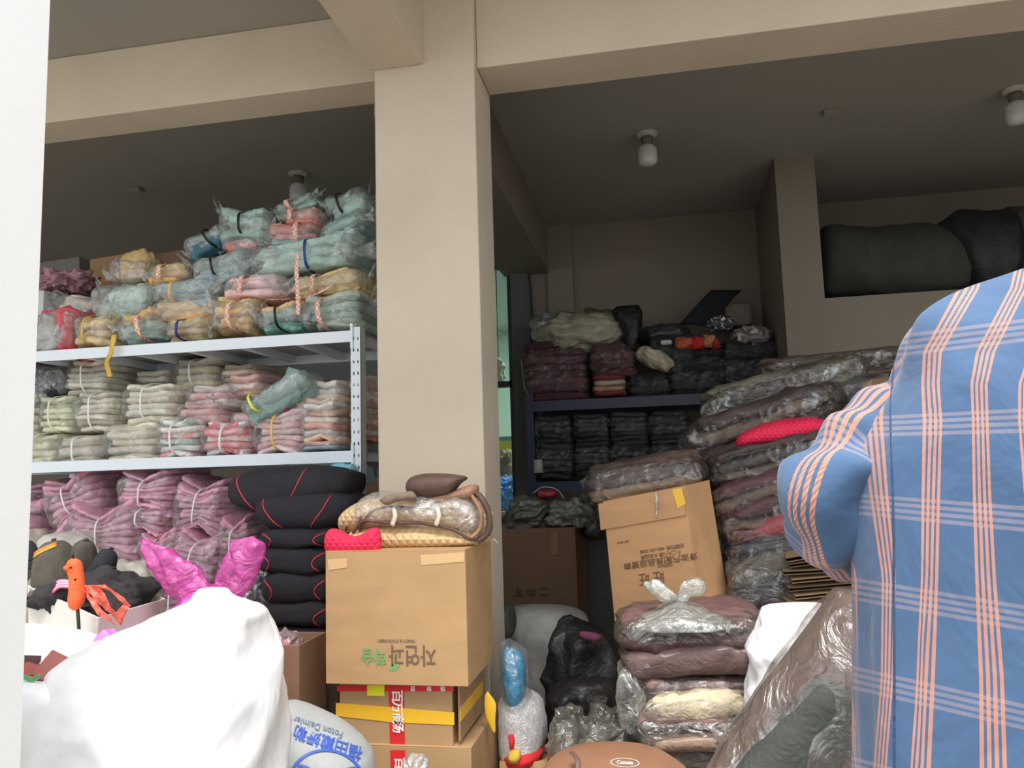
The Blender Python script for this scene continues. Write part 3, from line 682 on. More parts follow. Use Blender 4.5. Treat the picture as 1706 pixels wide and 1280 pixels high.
cb, faces = wallbox('white open carton full of caps with a grey printed label', [(at(46, 976, 2.2), at(50, 1150, 2.2)), (at(163, 1030, 1.95), at(155, 1200, 1.95)), (at(276, 998, 2.25), at(268, 1160, 2.25))], white_card)
t0, t1, b0_, b1_, nn = faces[0]
xd = (t1-t0)/np.linalg.norm(t1-t0); yd = (t0-b0_)/np.linalg.norm(t0-b0_)
v = [t0+xd*.02-yd*.004+nn*.002, t0+xd*.11-yd*.004+nn*.002, t0+xd*.11-yd*.034+nn*.002, t0+xd*.02-yd*.034+nn*.002]; mk('printed_label', v, [(0, 1, 2, 3)], solid((150, 150, 158), 1), cb, smooth=False, inv=inv_of(cb))
def decal_text(root, s, size, org, xd, yd, nn, mat, bold=0.0, wscale=1.0):
    V, F = text_mesh(s, size, bold); V = V.copy(); V[:, 0] *= wscale
    return mk('lettering', place2d(V, org, xd, yd, nn), F, mat, root, smooth=False, inv=inv_of(root))
decal_text(cb, '886990', .018, t0+xd*.16-yd*.03, xd, yd, nn, solid((60, 60, 60), 1), .0005)
def cap(label, bx, Y, c, tilt=0, yaw=0, patch=None, trim=None):
    xa, ya, xb, yb = bx; s = mpp((xa+xb)/2, (ya+yb)/2, Y); w, h = (xb-xa)*s, (yb-ya)*s
    r = empty('cap', at((xa+xb)/2, yb, Y), label, 'cap', 'caps in the open white carton', rot=(0, math.radians(tilt), math.radians(yaw)))
    m = fabric(c, 1.1, .9, bs=.3, sc=30)
    th = np.linspace(0, 2*math.pi, 36, endpoint=False); V = []
    for t in np.linspace(0, 1, 12):
        rr = w/2*math.cos(t*1.5)**.75; z = h*math.sin(t*math.pi/2)
        for q in th:
            V.append((rr*math.cos(q)*(1+.02*math.sin(q*6)), rr*math.sin(q)*1.05, z))
    mk('crown', V, gridf(12, 36), m, r)
    V = []
    for i in range(6):
        for j in range(17):
            q = math.pi*(1.05+.9*j/16); e = w/2*(1+.55*i/5*math.sin(-q+0)*1.0); V.append((w/2*math.cos(q)*(1+.05*i/5), w/2*math.sin(q)*(1+.75*i/5), -.01*i/5-.02*math.cos(q)**2*i/5))
    o = mk('visor', V, gridf(6, 17, False, False), m, r); md = o.modifiers.new('t', 'SOLIDIFY'); md.thickness = .004
    mk('top_button', *lump(.014, .014, .008, 3, 12, 8, amp=0), m, r).location.z = h
    if patch:
        for k, cc in enumerate((patch, (240, 190, 70))):
            qq = [(w/2*math.cos(t*1.5)**.75*math.cos(a), w/2*math.cos(t*1.5)**.75*math.sin(a)*1.05, h*math.sin(t*math.pi/2)+.002) for t, a in zip(np.linspace(.55, .75, 8)-k*.06, np.linspace(3.8, 5.4, 8))]
            v, f = tube(qq, .005-k*.002, 6); mk('patch', v, f, solid(cc, 1.2), r)
    if trim:
        v, f = tube([(w*.51*math.cos(a), w*.53*math.sin(a), .006+.01*math.sin(a*3)) for a in np.linspace(3.3, 6.1, 16)], .0022, 6); mk('trim', v, f, solid(trim, 1.2), r)
    return r
cap('olive brown cap with an orange and yellow patch in the carton', (58, 902, 132, 978), 2.25, (84, 78, 70), -6, 12, (230, 130, 60))
cap('dark olive cap standing on edge in the middle of the carton', (98, 898, 152, 984), 2.3, (80, 74, 66), 18, -20)
cap('black cap with white trim at the far side of the carton', (138, 914, 182, 966), 2.3, (42, 42, 48), 24, 30, None, (220, 220, 225))
cap('small black cap with white edge at the jamb', (34, 900, 66, 940), 2.35, (44, 44, 52), -20, -20, None, (220, 220, 225))
cap('black cap lying low beside the orange net', (160, 950, 205, 985), 2.2, (40, 38, 40), 10, 60)
bag('black mesh vests heaped in the open white carton', (60, 950, 262, 1030), 2.22, fabric((50, 46, 48), 1.0, bs=1.0), .26, name='garment_heap', cat='clothes', amp=.03, freq=22)
r = empty('ribbon_roll', at(106, 990, 2.12), 'pink and white striped roll in the carton beside the orange bird', 'ribbon')
for k in range(7):
    v, f = tube(catmull([at(88, 976+k*2, 2.12-.006*k), at(100, 967+k*2, 2.1-.006*k), at(118, 968+k*2, 2.1-.006*k)], 4), .0032, 6); mk('stripe_band', v, f, solid(((235, 90, 130), (240, 200, 205))[k % 2], 1.2), r, inv=inv_of(r))
r = empty('bird_hook', at(128, 1068, 1.9), 'orange bird-shaped plush hook on a black rod beside the open carton', 'toy'); ii = inv_of(r)
ob = fabric((250, 92, 48), 1.35, .8, var=.06, bs=.1)
P, F, _ = loft([(119, 931, 127, 931, .3), (114, 936, 133, 936, .8), (112, 945, 136, 945), (114, 954, 137, 955), (117, 963, 138, 964), (117, 985, 140, 985, 1.1), (115, 1000, 139, 1001, 1.1), (117, 1011, 134, 1012, .8), (122, 1017, 130, 1017, .4)], 1.9, .035, n=28, amp=.0006, freq=40, seed=4)
mk('bird_body', P, F, ob, r, inv=ii)
P, F = lump(.018, .014, .012, 5, 14, 10, amp=0); mk('beak', P+(at(112, 950, 1.885)), F, ob, r, inv=ii)
for p in ((118, 945), (125, 965)):
    P, F = lump(.006, .006, .006, 5, 12, 8, amp=0); mk('eye', P+(at(p[0], p[1]+3, 1.878)), F, solid((60, 30, 25), 1), r, inv=ii)
v, f = tube([at(129, 1012, 1.9), at(131, 1040, 1.9), at(134, 1110, 1.9)], .0046, 10); mk('rod', v, f, solid((45, 42, 42), 1, .4), r, inv=ii)
v, f = tube([at(120, 920, 1.9), at(122, 932, 1.9)], .003, 8); mk('rod_tip', v, f, solid((35, 32, 32), 1, .4), r, inv=ii)
r = empty('net_bag', at(178, 1040, 1.95), 'orange net bag with black blotches hanging over the carton corner', 'bag')
def sheet(nm, q, Y, mat, parent, nu=30, nv=22, amp=.006, freq=40, seed=3, dY=(0, 0, 0, 0), rag=0.0):
    c = [at(p[0], p[1], Y+d) for p, d in zip(q, dY)]; V = []
    for i in range(nv):
        for j in range(nu):
            u, v_ = j/(nu-1), i/(nv-1); V.append((c[0]*(1-u)+c[1]*u)*(1-v_)+(c[3]*(1-u)+c[2]*u)*v_)
    V = np.array(V); V[:, 1] += wob(V, freq, seed, True)*amp*1.6; V[:, 2] += wob(V*np.array([1, 1, .3]), freq*1.3, seed+4)*amp*(1+rag); V[:, 0] += wob(V, freq, seed+8)*amp*.6
    o = mk(nm, V, gridf(nv, nu, False, False), mat, parent, inv=inv_of(parent)); md = o.modifiers.new('t', 'SOLIDIFY'); md.thickness = .0012; return o
netm = plastic((250, 82, 44), .78, .4, 16, None, .3, gloss=.06)
sheet('net', [(138, 976), (178, 974), (218, 1012), (206, 1044)], 1.91, netm, r, seed=5); sheet('net_fold', [(138, 982), (160, 1000), (198, 1042), (168, 1024)], 1.89, netm, r, seed=9)
sheet('dark_print', [(166, 984), (186, 984), (208, 1006), (196, 1018)], 1.885, fabric((52, 40, 42), 1), r, nu=16, nv=12, rag=1.0, amp=.004)
# magenta bag
def film(c, milk, key, g=1.3):
    m = plastic(c, milk, .3, 12, None, .3); return m
mg = plastic((235, 70, 185), .5, .35, 16, None, .35, gloss=.07)
r = empty('plastic_bag', at(345, 1060, 2.15), 'translucent magenta plastic bag with two ear-like tied ends behind the white sack', 'bag')
loft_obj('bag_ear', None, None, [(226, 906, 243, 897, .2), (238, 930, 275, 908, .6), (256, 955, 305, 926, 1), (274, 985, 332, 948, 1), (295, 1005, 352, 975, .9), (312, 1030, 362, 1005, .8), (300, 1060, 372, 1050, .9)], 2.15, .06, mg, parent=r, amp=.012, freq=38, n=56)
loft_obj('bag_ear', None, None, [(390, 900, 424, 893, .3), (382, 912, 438, 906, .8), (370, 935, 439, 935, 1), (359, 960, 426, 965, 1), (352, 985, 408, 995, .9), (345, 1015, 402, 1020, .9), (335, 1060, 405, 1060, .9)], 2.17, .07, mg, parent=r, amp=.012, freq=38, n=56)
loft_obj('bag_body', None, None, [(318, 975, 366, 975, .3), (300, 1000, 395, 1000, 1), (280, 1040, 405, 1040, 1.3), (270, 1090, 410, 1090, 1.5), (265, 1300, 410, 1300, 1.5)], 2.17, .16, mg, parent=r, amp=.012, freq=30, n=40)
# white sacks
m, nt, b = new_mat('white_film'); b.inputs['Base Color'].default_value = (.88, .88, .90, 1); b.inputs['Roughness'].default_value = .45
bump(nt, b, noise(nt, 4, 4, .5), .4, .04); WHITE = m
loft_obj('sack', 'huge white plastic sack with a gathered peak, in front of everything else', 'sack',
 [(336, 981, 366, 981, .12), (329, 986, 373, 985, .22), (321, 998, 378, 997, .3), (296, 1012, 408, 1010, .45), (264, 1024, 428, 1022, .6), (212, 1050, 430, 1046, .85), (158, 1080, 436, 1078, 1), (122, 1112, 444, 1110, 1.05), (84, 1142, 448, 1140, 1.1), (46, 1190, 448, 1190, 1.15), (26, 1280, 448, 1280, 1.2), (20, 1500, 450, 1500, 1.2), (50, 1700, 430, 1700, 1.1), (90, 1760, 400, 1760, .8)],
 1.55, .42, WHITE, n=110, k=8, amp=.014, freq=13, seed=12, e=.75)
loft_obj('plastic_bag', 'smaller white plastic bag lying behind the red-brown boxes', 'bag', [(20, 1042, 60, 1042, .3), (-10, 1060, 118, 1058, .8), (-20, 1085, 158, 1080, 1), (-30, 1120, 160, 1120, 1.1), (-40, 1300, 150, 1300, 1.1), (-30, 1560, 120, 1560, .8)], 1.78, .25, WHITE, amp=.014, freq=18, n=48)
loft_obj('plastic_bag', 'white plastic film crumpled below the red-brown boxes at the jamb', 'bag', [(10, 1134, 60, 1138, .3), (0, 1150, 100, 1152, .8), (-10, 1190, 110, 1190, 1), (-10, 1300, 110, 1300, 1), (0, 1640, 100, 1640, .8)], 1.36, .10, WHITE, amp=.008, freq=22, n=40)
redm = solid((150, 78, 72), 1.1, .5, nb=.1)
def tilted_box(label, c, dims, rot, mat, name='gift_box', cat='box', group=None):
    r = empty(name, c, label, cat, group, rot=rot); w, d, h = dims
    box('box_body', -w/2, w/2, -d/2, d/2, 0, h*.62, mat, r, .002); box('lid', -w/2-.002, w/2+.002, -d/2-.002, d/2+.002, h*.5, h, mat, r, .002); return r
tilted_box('red-brown lidded box tilted up on the white film at the jamb', at(96, 1126, 1.42), (.065, .055, .03), (math.radians(48), math.radians(28), math.radians(15)), redm, group='red-brown boxes at the jamb')
tilted_box('red-brown lidded box lying flat below the tilted one', at(52, 1150, 1.40), (.085, .07, .03), (math.radians(20), math.radians(14), 0), redm, group='red-brown boxes at the jamb')
tilted_box('small dark brown box peeping in at the jamb beside the red ones', at(40, 1124, 1.44), (.04, .05, .03), (.2, .1, .4), solid((80, 50, 52), 1), group='red-brown boxes at the jamb')
for k, (a, b, c) in enumerate((((36, 1122), (52, 1130), (66, 1124)), ((118, 1098), (130, 1102), (143, 1096)))):
    r = empty('string', at(a[0], a[1], 1.36 if k == 0 else 1.6), ('green string lying over the red-brown boxes', 'green string on the white bag')[k], 'string')
    for dz in range(3):
        v, f = tube(catmull([at(p[0], p[1]+dz*3, (1.36 if k == 0 else 1.62)) for p in (a, b, c)], 5), .0016, 6); mk('strand', v, f, solid((90, 170, 110), 1.1), r, inv=inv_of(r))
bag('shiny pink and lilac packet wedged between carton and white sack', (170, 1046, 202, 1078), 1.75, fabric((225, 120, 205), 1.3, .3, coat=.6), .05, name='packet', cat='packet', tilt=35, amp=.006, freq=40, eh=.4)
tb, _ = wallbox('tan cardboard strip box below the open white carton', [(at(120, 1068, 2.3), fl(120, 1068, 2.3)), (at(215, 1068, 2.3), fl(215, 1068, 2.3)), (at(225, 1062, 2.5), fl(225, 1062, 2.5))], brown_card)
# brown bin-like carton with liner
carton('narrow brown carton lined with a clear bag beside the white sack', (440, 1078, 500, 1260), 2.35, .2, cardboard((150, 118, 92), 1.1), open_top=True, rest=0.001)
bag('clear bag of pink pieces standing in the narrow brown carton', (446, 1052, 500, 1096), 2.42, plastic((215, 200, 205), .3, streak=.6), .12, amp=.014, freq=45)
bag('pink cloth pieces inside the clear bag in the narrow carton', (450, 1068, 494, 1094), 2.42, fabric((225, 120, 150), 1.2), .1, name='cloth', cat='cloth', amp=.012, freq=50)
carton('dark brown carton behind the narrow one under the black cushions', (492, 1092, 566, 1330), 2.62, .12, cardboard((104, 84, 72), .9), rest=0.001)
# printed sack
gs, F_, nrr = loft([(468, 1172, 492, 1172, .25), (455, 1180, 515, 1186, .5), (445, 1200, 556, 1212, .8), (440, 1225, 588, 1238, 1), (438, 1255, 606, 1258, 1.1), (436, 1290, 618, 1290, 1.15), (436, 1400, 624, 1400, 1.2), (440, 1520, 610, 1520, 1)], 1.95, .28, n=64, k=6, amp=.004, freq=14, seed=21)
r = empty('woven_sack', (gs[:, 0].mean(), gs[:, 1].mean(), gs[:, 2].min()), 'pale grey woven sack with upside-down blue lettering and a round logo', 'sack'); ii = inv_of(r)
mk('sack_body', gs, F_, fabric((180, 184, 186), .78, .6, var=.05, bs=.2, sc=60), r, inv=ii)
bv = BVHTree.FromPolygons([Vector(p) for p in gs], F_)
def drape(V, F, org, ang, mat, nm='lettering', inv=None, root=None, off=.004, sub=True):
    ca, sa = math.cos(ang), math.sin(ang); out = []; ok = []
    for v in V:
        T = np.array([org[0]+v[0]*ca-v[1]*sa, org[1], org[2]+v[0]*sa+v[1]*ca]); d = T-CAMP; d /= np.linalg.norm(d)
        h = BV.ray_cast(Vector(CAMP), Vector(d)); ok.append(h[0] is not None)
        out.append(np.array(h[0])-d*off if ok[-1] else T)
    F = [f for f in F if all(ok[i] for i in f)]
    return mk(nm, out, F, mat, root, smooth=False, inv=inv)
BV = bv
blue = solid((52, 84, 165), 1.2, .6); greyb = solid((92, 110, 135), 1.2, .6)
V, F = text_mesh('福田戴姆勒', .036, .0006, dense=True); drape(V, F, at(546, 1236, 1.8), math.pi-.27, blue, inv=ii, root=r)
V, F = text_mesh('Foton Daimler', .022, 0.0002, dense=True); drape(V, F, at(530, 1211, 1.8), math.pi-.27, greyb, inv=ii, root=r)
def ringm(R0, R1, a0, a1, n=48, ey=1.0): 
    V = []; 
    for k in range(n+1):
        q = a0+(a1-a0)*k/n; V += [(R0*math.cos(q), R0*math.sin(q)*ey, 0), (R1*math.cos(q), R1*math.sin(q)*ey, 0)]
    return V, [(2*i, 2*i+1, 2*i+3, 2*i+2) for i in range(n)]
V, F = ringm(.092, .099, 0, 2*math.pi, 64, .82); drape(V, F, at(545, 1308, 1.8), 0, blue, 'logo_ring', inv=ii, root=r)
for sgn in (1, -1):
    V = []; 
    for k in range(13):
        t = k/12; V += [(sgn*.075*(1-t), .02+.0*t-.04*t*t, 0), (sgn*.075*(1-t)+.0, .014-.05*t*t, 0)]
    drape(V, [(2*i, 2*i+1, 2*i+3, 2*i+2) for i in range(12)], at(545, 1290, 1.8), 0, blue, 'logo_stroke', inv=ii, root=r)

# ================================================================== CARTONS AT THE COLUMN
Yc = 2.3
bc, w, h = carton('big tan carton with upside-down green and brown lettering in front of the column', (535, 921, 781, 1138), Yc, .36, cardboard((190, 152, 108), 1.0))
Bi = inv_of(bc); nn = (0, -1, 0); X1 = (-1, 0, 0); Z1 = (0, 0, -1)
brn = solid((112, 92, 72), 1.1); grn = solid((112, 160, 98), 1.15)
decal_text(bc, '자연과', .066, at(687, 1090, Yc), X1, Z1, nn, brn, .0012, .82)
decal_text(bc, '학습', .054, at(623, 1092, Yc-.001), X1, Z1, nn, grn, .0010, .82)
decal_text(bc, 'FANCY & STATIONERY', .0135, at(660, 1068, Yc), X1, Z1, nn, brn, .0003, .85)
lf = [(0, 0, 0)]; lf = [(.018*math.cos(q)*1.0, .009*math.sin(q), 0) for q in np.linspace(0, 2*math.pi, 24, endpoint=False)]
V = place2d(np.array([(x*.9-y*.3, y+x*.35, 0) for x, y, _ in lf]), at(657, 1112, Yc), (1, 0, 0), (0, 0, 1), nn); mk('printed_leaf', V, [tuple(range(24))], grn, bc, smooth=False, inv=Bi)
tapem = solid((200, 165, 120), 1.2, .25)
def decal_quad(root, pts, Y, mat, nm='tape', nn=(0, -1, 0), off=.0014):
    V = [at(p[0], p[1], Y)+np.array(nn)*off for p in pts]; return mk(nm, V, [tuple(range(len(V)))], mat, root, smooth=False, inv=inv_of(root))
decal_quad(bc, [(700, 925), (774, 920), (773, 936), (702, 942)], Yc, tapem)
decal_quad(bc, [(546, 932), (580, 930), (578, 946), (548, 950)], Yc, tapem)
c2, w, h = carton('worn carton with red and yellow packing tape under the big tan one', (560, 1142, 757, 1246), Yc+.04, .33, cardboard((186, 150, 108), .95))
c3, w, h = carton('lowest carton of the stack, with red tape, on the floor by the column', (572, 1249, 790, 1432), Yc+.03, .36, cardboard((186, 150, 108), .95), rest=0.001)
redt = solid((205, 45, 50), 1.2, .3); whl = solid((235, 225, 222), 1.2); yel = solid((238, 178, 50), 1.2, .3)
Y2 = Yc+.04
decal_quad(c2, [(562, 1142), (756, 1142), (756, 1152), (562, 1152)], Y2, redt)
decal_quad(c2, [(648, 1152), (673, 1152), (675, 1245), (650, 1245)], Y2, redt, off=.0016)
decal_quad(c3, [(650, 1250), (675, 1250), (684, 1432), (657, 1432)], Yc+.03, redt, off=.0016)
decal_quad(c2, [(560, 1171), (640, 1177), (757, 1187), (757, 1208), (650, 1203), (560, 1193)], Y2, yel, off=.0021)
decal_quad(c2, [(612, 1141), (641, 1141), (641, 1160), (612, 1159)], Y2, solid((245, 228, 40), 1.25), 'sticky_note', off=.0026)
for s_, p in (('百', (661, 1160)), ('万', (661, 1178)), ('商', (662, 1198)), ('场', (662, 1211))):
    decal_text(c2, s_, .038, at(p[0], p[1], Y2-.003), (0, 0, -1), (1, 0, 0), nn, whl, .0008)
for s_, p in (('市', (715, 1147)), ('场', (738, 1147)), ('百', (688, 1147))):
    decal_text(c2, s_, .016, at(p[0], p[1], Y2-.003), (-1, 0, 0), (0, 0, -1), nn, whl, .0006)
decal_text(c3, '百', .036, at(665, 1272, Yc+.026), (0, 0, -1), (1, 0, 0), nn, whl, .0008)
xr2 = at(757, 1190, Y2)[0]; zt = at(757, 1142, Y2)[2]; zb = at(757, 1246, Y2)[2]
v, f = boxv(xr2+.012, xr2+.018, Y2+.0, Y2+.30, zb+.02, zt+.01); o = mk('open_flap', v, f, cardboard((170, 136, 98), .95), c2, smooth=False, inv=inv_of(c2))
v, f = boxv(xr2+.018, xr2+.0195, Y2+.0, Y2+.30, zb+.075, zb+.115); mk('tape', v, f, yel, c2, smooth=False, inv=inv_of(c2))
loft_obj('tape_end', None, None, [(808, 1158, 812, 1152, .3), (807, 1180, 826, 1172), (811, 1200, 826, 1196), (822, 1222, 826, 1220, .3)], 2.5, .012, yel, parent=c2, amp=.001)
bag('crumpled clear plastic scrap on the floor before the taped cartons', (672, 1258, 716, 1310), 2.1, plastic((210, 210, 212), .35, streak=.6), .1, amp=.02, freq=45)
# quilted materials
def quilt(c, g=1.25, sc=16, depth=.012, rough=.75):
    m, nt, b = new_mat('quilted_fabric'); tc = nt.nodes.new('ShaderNodeTexCoord'); outs = []
    for rot in (.7, -.7):
        mp = nt.nodes.new('ShaderNodeMapping'); mp.inputs['Rotation'].default_value = (0, rot, 0); nt.links.new(tc.outputs['Object'], mp.inputs[0])
        wv = nt.nodes.new('ShaderNodeTexWave'); wv.wave_type = 'BANDS'; wv.bands_direction = 'X'; wv.inputs['Scale'].default_value = sc; nt.links.new(mp.outputs[0], wv.inputs[0]); outs.append(wv.outputs['Fac'])
    mi = nt.nodes.new('ShaderNodeMath'); mi.operation = 'MINIMUM'; nt.links.new(outs[0], mi.inputs[0]); nt.links.new(outs[1], mi.inputs[1])
    base = rgb(c, g); nt.links.new(ramp(nt, mi.outputs[0], [(0, mul(base, .85)), (.3, base)]), b.inputs['Base Color'])
    b.inputs['Roughness'].default_value = rough; bump(nt, b, mi.outputs[0], .6, depth); return m
tanq = quilt((208, 178, 132)); redq = quilt((225, 38, 78), 1.25, 20, .006)
brl = fabric((96, 72, 62), .95, .6, bs=.2); brl2 = fabric((150, 112, 88), 1.15, .6, bs=.2)
r = empty('seat_pad', at(705, 915, 2.530), 'tan quilted seat pad with brown edging in plastic on the big carton', 'seat pad'); ii = inv_of(r)
loft_obj('lower_fold', None, None, [(592, 893, 593, 903, .4), (600, 876, 605, 915, .8), (640, 872, 640, 918), (700, 870, 700, 916), (760, 876, 760, 912), (795, 884, 797, 908, .9), (815, 890, 815, 902, .5)], 2.51, .28, tanq, parent=r, amp=.004, freq=14)
loft_obj('upper_fold', None, None, [(573, 872, 577, 886, .4), (580, 850, 590, 888, .8), (612, 832, 618, 885), (660, 828, 660, 880), (720, 822, 720, 882), (780, 818, 782, 888), (806, 835, 808, 890, .8), (816, 855, 818, 878, .5)], 2.52, .26, tanq, parent=r, amp=.005, freq=14)
v, f = tube(catmull([at(600, 884, 2.400), at(606, 868, 2.380), at(650, 872, 2.370), at(700, 872, 2.370), at(752, 882, 2.370), at(780, 897, 2.380), at(806, 900, 2.410)], 5), .0055, 8); mk('edging', v, f, brl, r, inv=ii)
v, f = tube(catmull([at(576, 884, 2.420), at(586, 857, 2.410), at(600, 850, 2.400), at(600, 870, 2.390), at(588, 888, 2.400)], 5), .0045, 8); mk('edging', v, f, brl, r, inv=ii)
v, f = tube(catmull([at(605, 880, 2.390), at(613, 858, 2.380), at(640, 846, 2.370), at(700, 846, 2.370), at(770, 848, 2.380)], 5), .0045, 8); mk('edging', v, f, brl, r, inv=ii)
v, f = tube(catmull([at(790, 818, 2.430), at(805, 835, 2.410), at(815, 862, 2.410), at(812, 888, 2.410), at(795, 902, 2.400)], 6), .010, 8); mk('edging', v, f, brl, r, inv=ii)
v, f = tube(catmull([at(783, 822, 2.410), at(800, 850, 2.390), at(800, 880, 2.390), at(784, 897, 2.380)], 6), .006, 8); mk('edging', v, f, brl2, r, inv=ii)
loft_obj('plastic_wrap', None, None, [(600, 845, 604, 880, .5), (620, 822, 622, 884, .9), (680, 815, 682, 884, 1), (740, 812, 742, 890, 1), (790, 816, 800, 902, .9), (812, 840, 816, 892, .5)], 2.51, .31, plastic((215, 212, 205), .22, streak=.5), parent=r, amp=.012, freq=26)
for x_ in (655, 728):
    v, f = tube(catmull([at(x_, 846, 2.360), at(x_+3, 860, 2.355), at(x_-2, 876, 2.360)], 4), .008, 6, .2); mk('strap', v, f, solid((215, 205, 190), 1.1), r, inv=ii)
loft_obj('pouch', 'brown leather-like pouch on top of the tan seat pad', 'pouch', [(679, 808, 680, 814, .4), (686, 795, 684, 824, .8), (705, 789, 700, 829), (730, 788, 728, 829), (755, 790, 750, 824), (772, 793, 764, 808, .7), (777, 795, 776, 800, .3)], 2.43, .12, brl, amp=.0015, n=28)
loft_obj('flap_cover', 'brown leather flap lying behind the pouch on the seat pad', 'cover', [(702, 836, 704, 840, .4), (720, 828, 724, 838), (755, 818, 760, 834), (785, 808, 788, 830), (795, 808, 797, 818, .4)], 2.44, .10, brl2, amp=.002)
loft_obj('strap_holder', 'grey-brown forked strap beside the brown pouch', 'strap', [(633, 832, 634, 836, .4), (642, 826, 645, 842), (660, 822, 664, 836), (684, 818, 690, 832, .8), (690, 822, 694, 828, .4)], 2.36, .04, fabric((132, 112, 96), 1.1), amp=.001)
o = loft_obj('neck_pillow', 'bright red quilted bone-shaped pillow at the corner of the big carton', 'pillow', [(542, 896, 543, 910, .3), (547, 884, 545, 921, .7), (556, 880, 554, 923, .9), (568, 883, 566, 923, .9), (588, 893, 588, 922, .8), (606, 888, 608, 922, .9), (618, 880, 620, 922, .9), (629, 880, 631, 921, .7), (634, 892, 635, 910, .3)], 2.335, .07, redq, amp=.002, n=32)
r = empty('hook', at(832, 915, 2.75), 'small black bulldog clip and string on the column edge', 'clip')
v, f = boxv(XR-.012, XR+.008, YF-.012, YF+.004, at(825, 916, YF)[2]-.008, at(825, 906, YF)[2]); mk('clip_body', v, f, solid((40, 40, 42), 1), r, inv=inv_of(r), smooth=False)
v, f = tube(catmull([at(806, 905, 2.7), at(820, 900, 2.72), at(830, 907, 2.74), at(822, 897, 2.74)], 4), .003, 6); mk('string', v, f, solid((200, 190, 170), 1), r, inv=inv_of(r))

# ================================================================== RIGHT ROOM: navy rack and what lies on it
YR = 5.20
navy = solid((24, 30, 66), .8, .45)
nr = empty('storage_rack', (at(1060, 700, YR)[0], YR, 0), 'navy blue steel rack along the back wall full of black bundles', 'shelf'); ii = inv_of(nr)
nx0, nx1 = at(876, 700, YR)[0], ax0-.04
zt = at(900, 664, YR)[2]; nd = []
for x in (nx0, nx1-.05):
    for y in (YR, YR+.5):
        v, f = boxv(x, x+.055, y, y+.05, 0, zt+.02); mk('upright', v, f, navy, nr, smooth=False, inv=ii)
for py in (677, 812, 950):
    z = at(900, py, YR)[2]; nd.append(z+.035)
    for y in (YR-.003, YR+.53):
        v, f = boxv(nx0+.05, nx1-.05, y, y+.025, z-.035, z+.035); mk('beam', v, f, navy, nr, smooth=False, inv=ii)
    v, f = boxv(nx0+.01, nx1-.01, YR+.03, YR+.52, z+.02, z+.032); mk('deck', v, f, solid((60, 64, 80), .9), nr, smooth=False, inv=ii)
GB = 'black folded garment stacks on the navy rack'
BK = [(48, 50, 52), (40, 40, 44), (56, 58, 58)]; MR = [(92, 50, 56), (82, 44, 50), (98, 56, 60)]
for lab, b, n in (('black stack, first in the upper row between the rack decks', (896, 694, 960, 742), 5), ('black stack, second in the upper row between the rack decks', (956, 690, 1020, 738), 6), ('black stack, third in the upper row between the rack decks', (1016, 688, 1082, 736), 6), ('black stack, fourth in the upper row beside the brown pile', (1078, 686, 1148, 734), 6),
                  ('black stack, first in the lower row between the rack decks', (894, 740, 962, 796), 6), ('black stack, second in the lower row between the rack decks', (958, 737, 1022, 792), 6), ('black stack, third in the lower row between the rack decks', (1018, 734, 1086, 790), 6), ('black stack, fourth in the lower row beside the brown pile', (1082, 732, 1150, 788), 6)):
    bundle(lab, b, YR+.26, BK[0], n=n, cols=BK, group=GB, depth=.42, pinch=.95, wrap=.05, wtint=(110, 115, 118), wstreak=.2, gain=1.0, rag=.25, coat=.2, amp=1.5)
r = empty('cup', at(897, 786, YR-.02), 'small pale plastic tub at the end of the navy rack deck', 'tub')
v, f = tube([at(897, 788, YR+.0), at(896, 766, YR+.0)], [.035, .03], 16); mk('tub_body', v, f, solid((170, 170, 165), 1), r, inv=inv_of(r))
bundle('tall maroon stack in clear plastic at the window end of the rack', (874, 574, 984, 670), YR+.26, MR[0], n=8, cols=MR, group='maroon stacks on the navy rack', depth=.42, pinch=1, wrap=.05, wtint=(110, 100, 100), wstreak=.18, gain=.9, rag=.12)
bundle('maroon bundle in plastic over the cream folded cloths', (985, 576, 1062, 632), YR+.24, MR[0], n=4, cols=MR, group='maroon stacks on the navy rack', depth=.42, pinch=1, wrap=.06, wtint=(110, 100, 100), wstreak=.2, gain=.9, rag=.15)
bundle('cream and pink folded cloths under the maroon bundle', (988, 628, 1046, 662), YR+.22, (170, 140, 120), n=4, cols=[(120, 50, 50), (185, 140, 120), (190, 168, 145)], depth=.38, pinch=1, wrap=0, gain=1.1, rag=.2, name='cloth_stack', cat='cloth')
for lab, b, n in (('black stack beside the cream cloths on the rack top', (1046, 626, 1120, 668), 4), ('wide black stack in the middle of the rack top', (1112, 588, 1206, 664), 6), ('black garments in plastic at the wall end of the rack top', (1196, 596, 1300, 650), 4), ('dark pile under the red toys on the rack top', (1080, 560, 1160, 610), 3), ('dark plastic-covered stack by the side wall', (1200, 570, 1300, 606), 3)):
    bundle(lab, b, YR+.26, BK[1], n=n, cols=[(34, 34, 38), (44, 42, 46)], group=GB, depth=.4, pinch=1, wrap=.04, wtint=(90, 90, 94), wstreak=.14, gain=.7, rag=.3, amp=1.4)
bag('pale cream plastic bag draped over the maroon stack', (896, 522, 1046, 590), YR+.2, fabric((150, 146, 124), 1.15, .4, coat=.4, bs=1), .4, amp=.03, freq=20)
bag('clear green-edged plastic heaped on the maroon stack by the window', (882, 520, 980, 582), YR+.3, plastic((150, 165, 150), .4, streak=.5), .4, amp=.035, freq=24)
bag('cream corner of plastic bag hanging beside the maroon bundle', (1048, 580, 1116, 614), YR+.1, fabric((165, 155, 130), 1.1, .4, coat=.4), .2, amp=.015, tilt=-28, freq=24)
bag('brown clear bag behind the black eared bag', (960, 514, 1050, 566), YR+.45, fabric((96, 84, 72), 1.1, .4, coat=.4), .3, amp=.03)
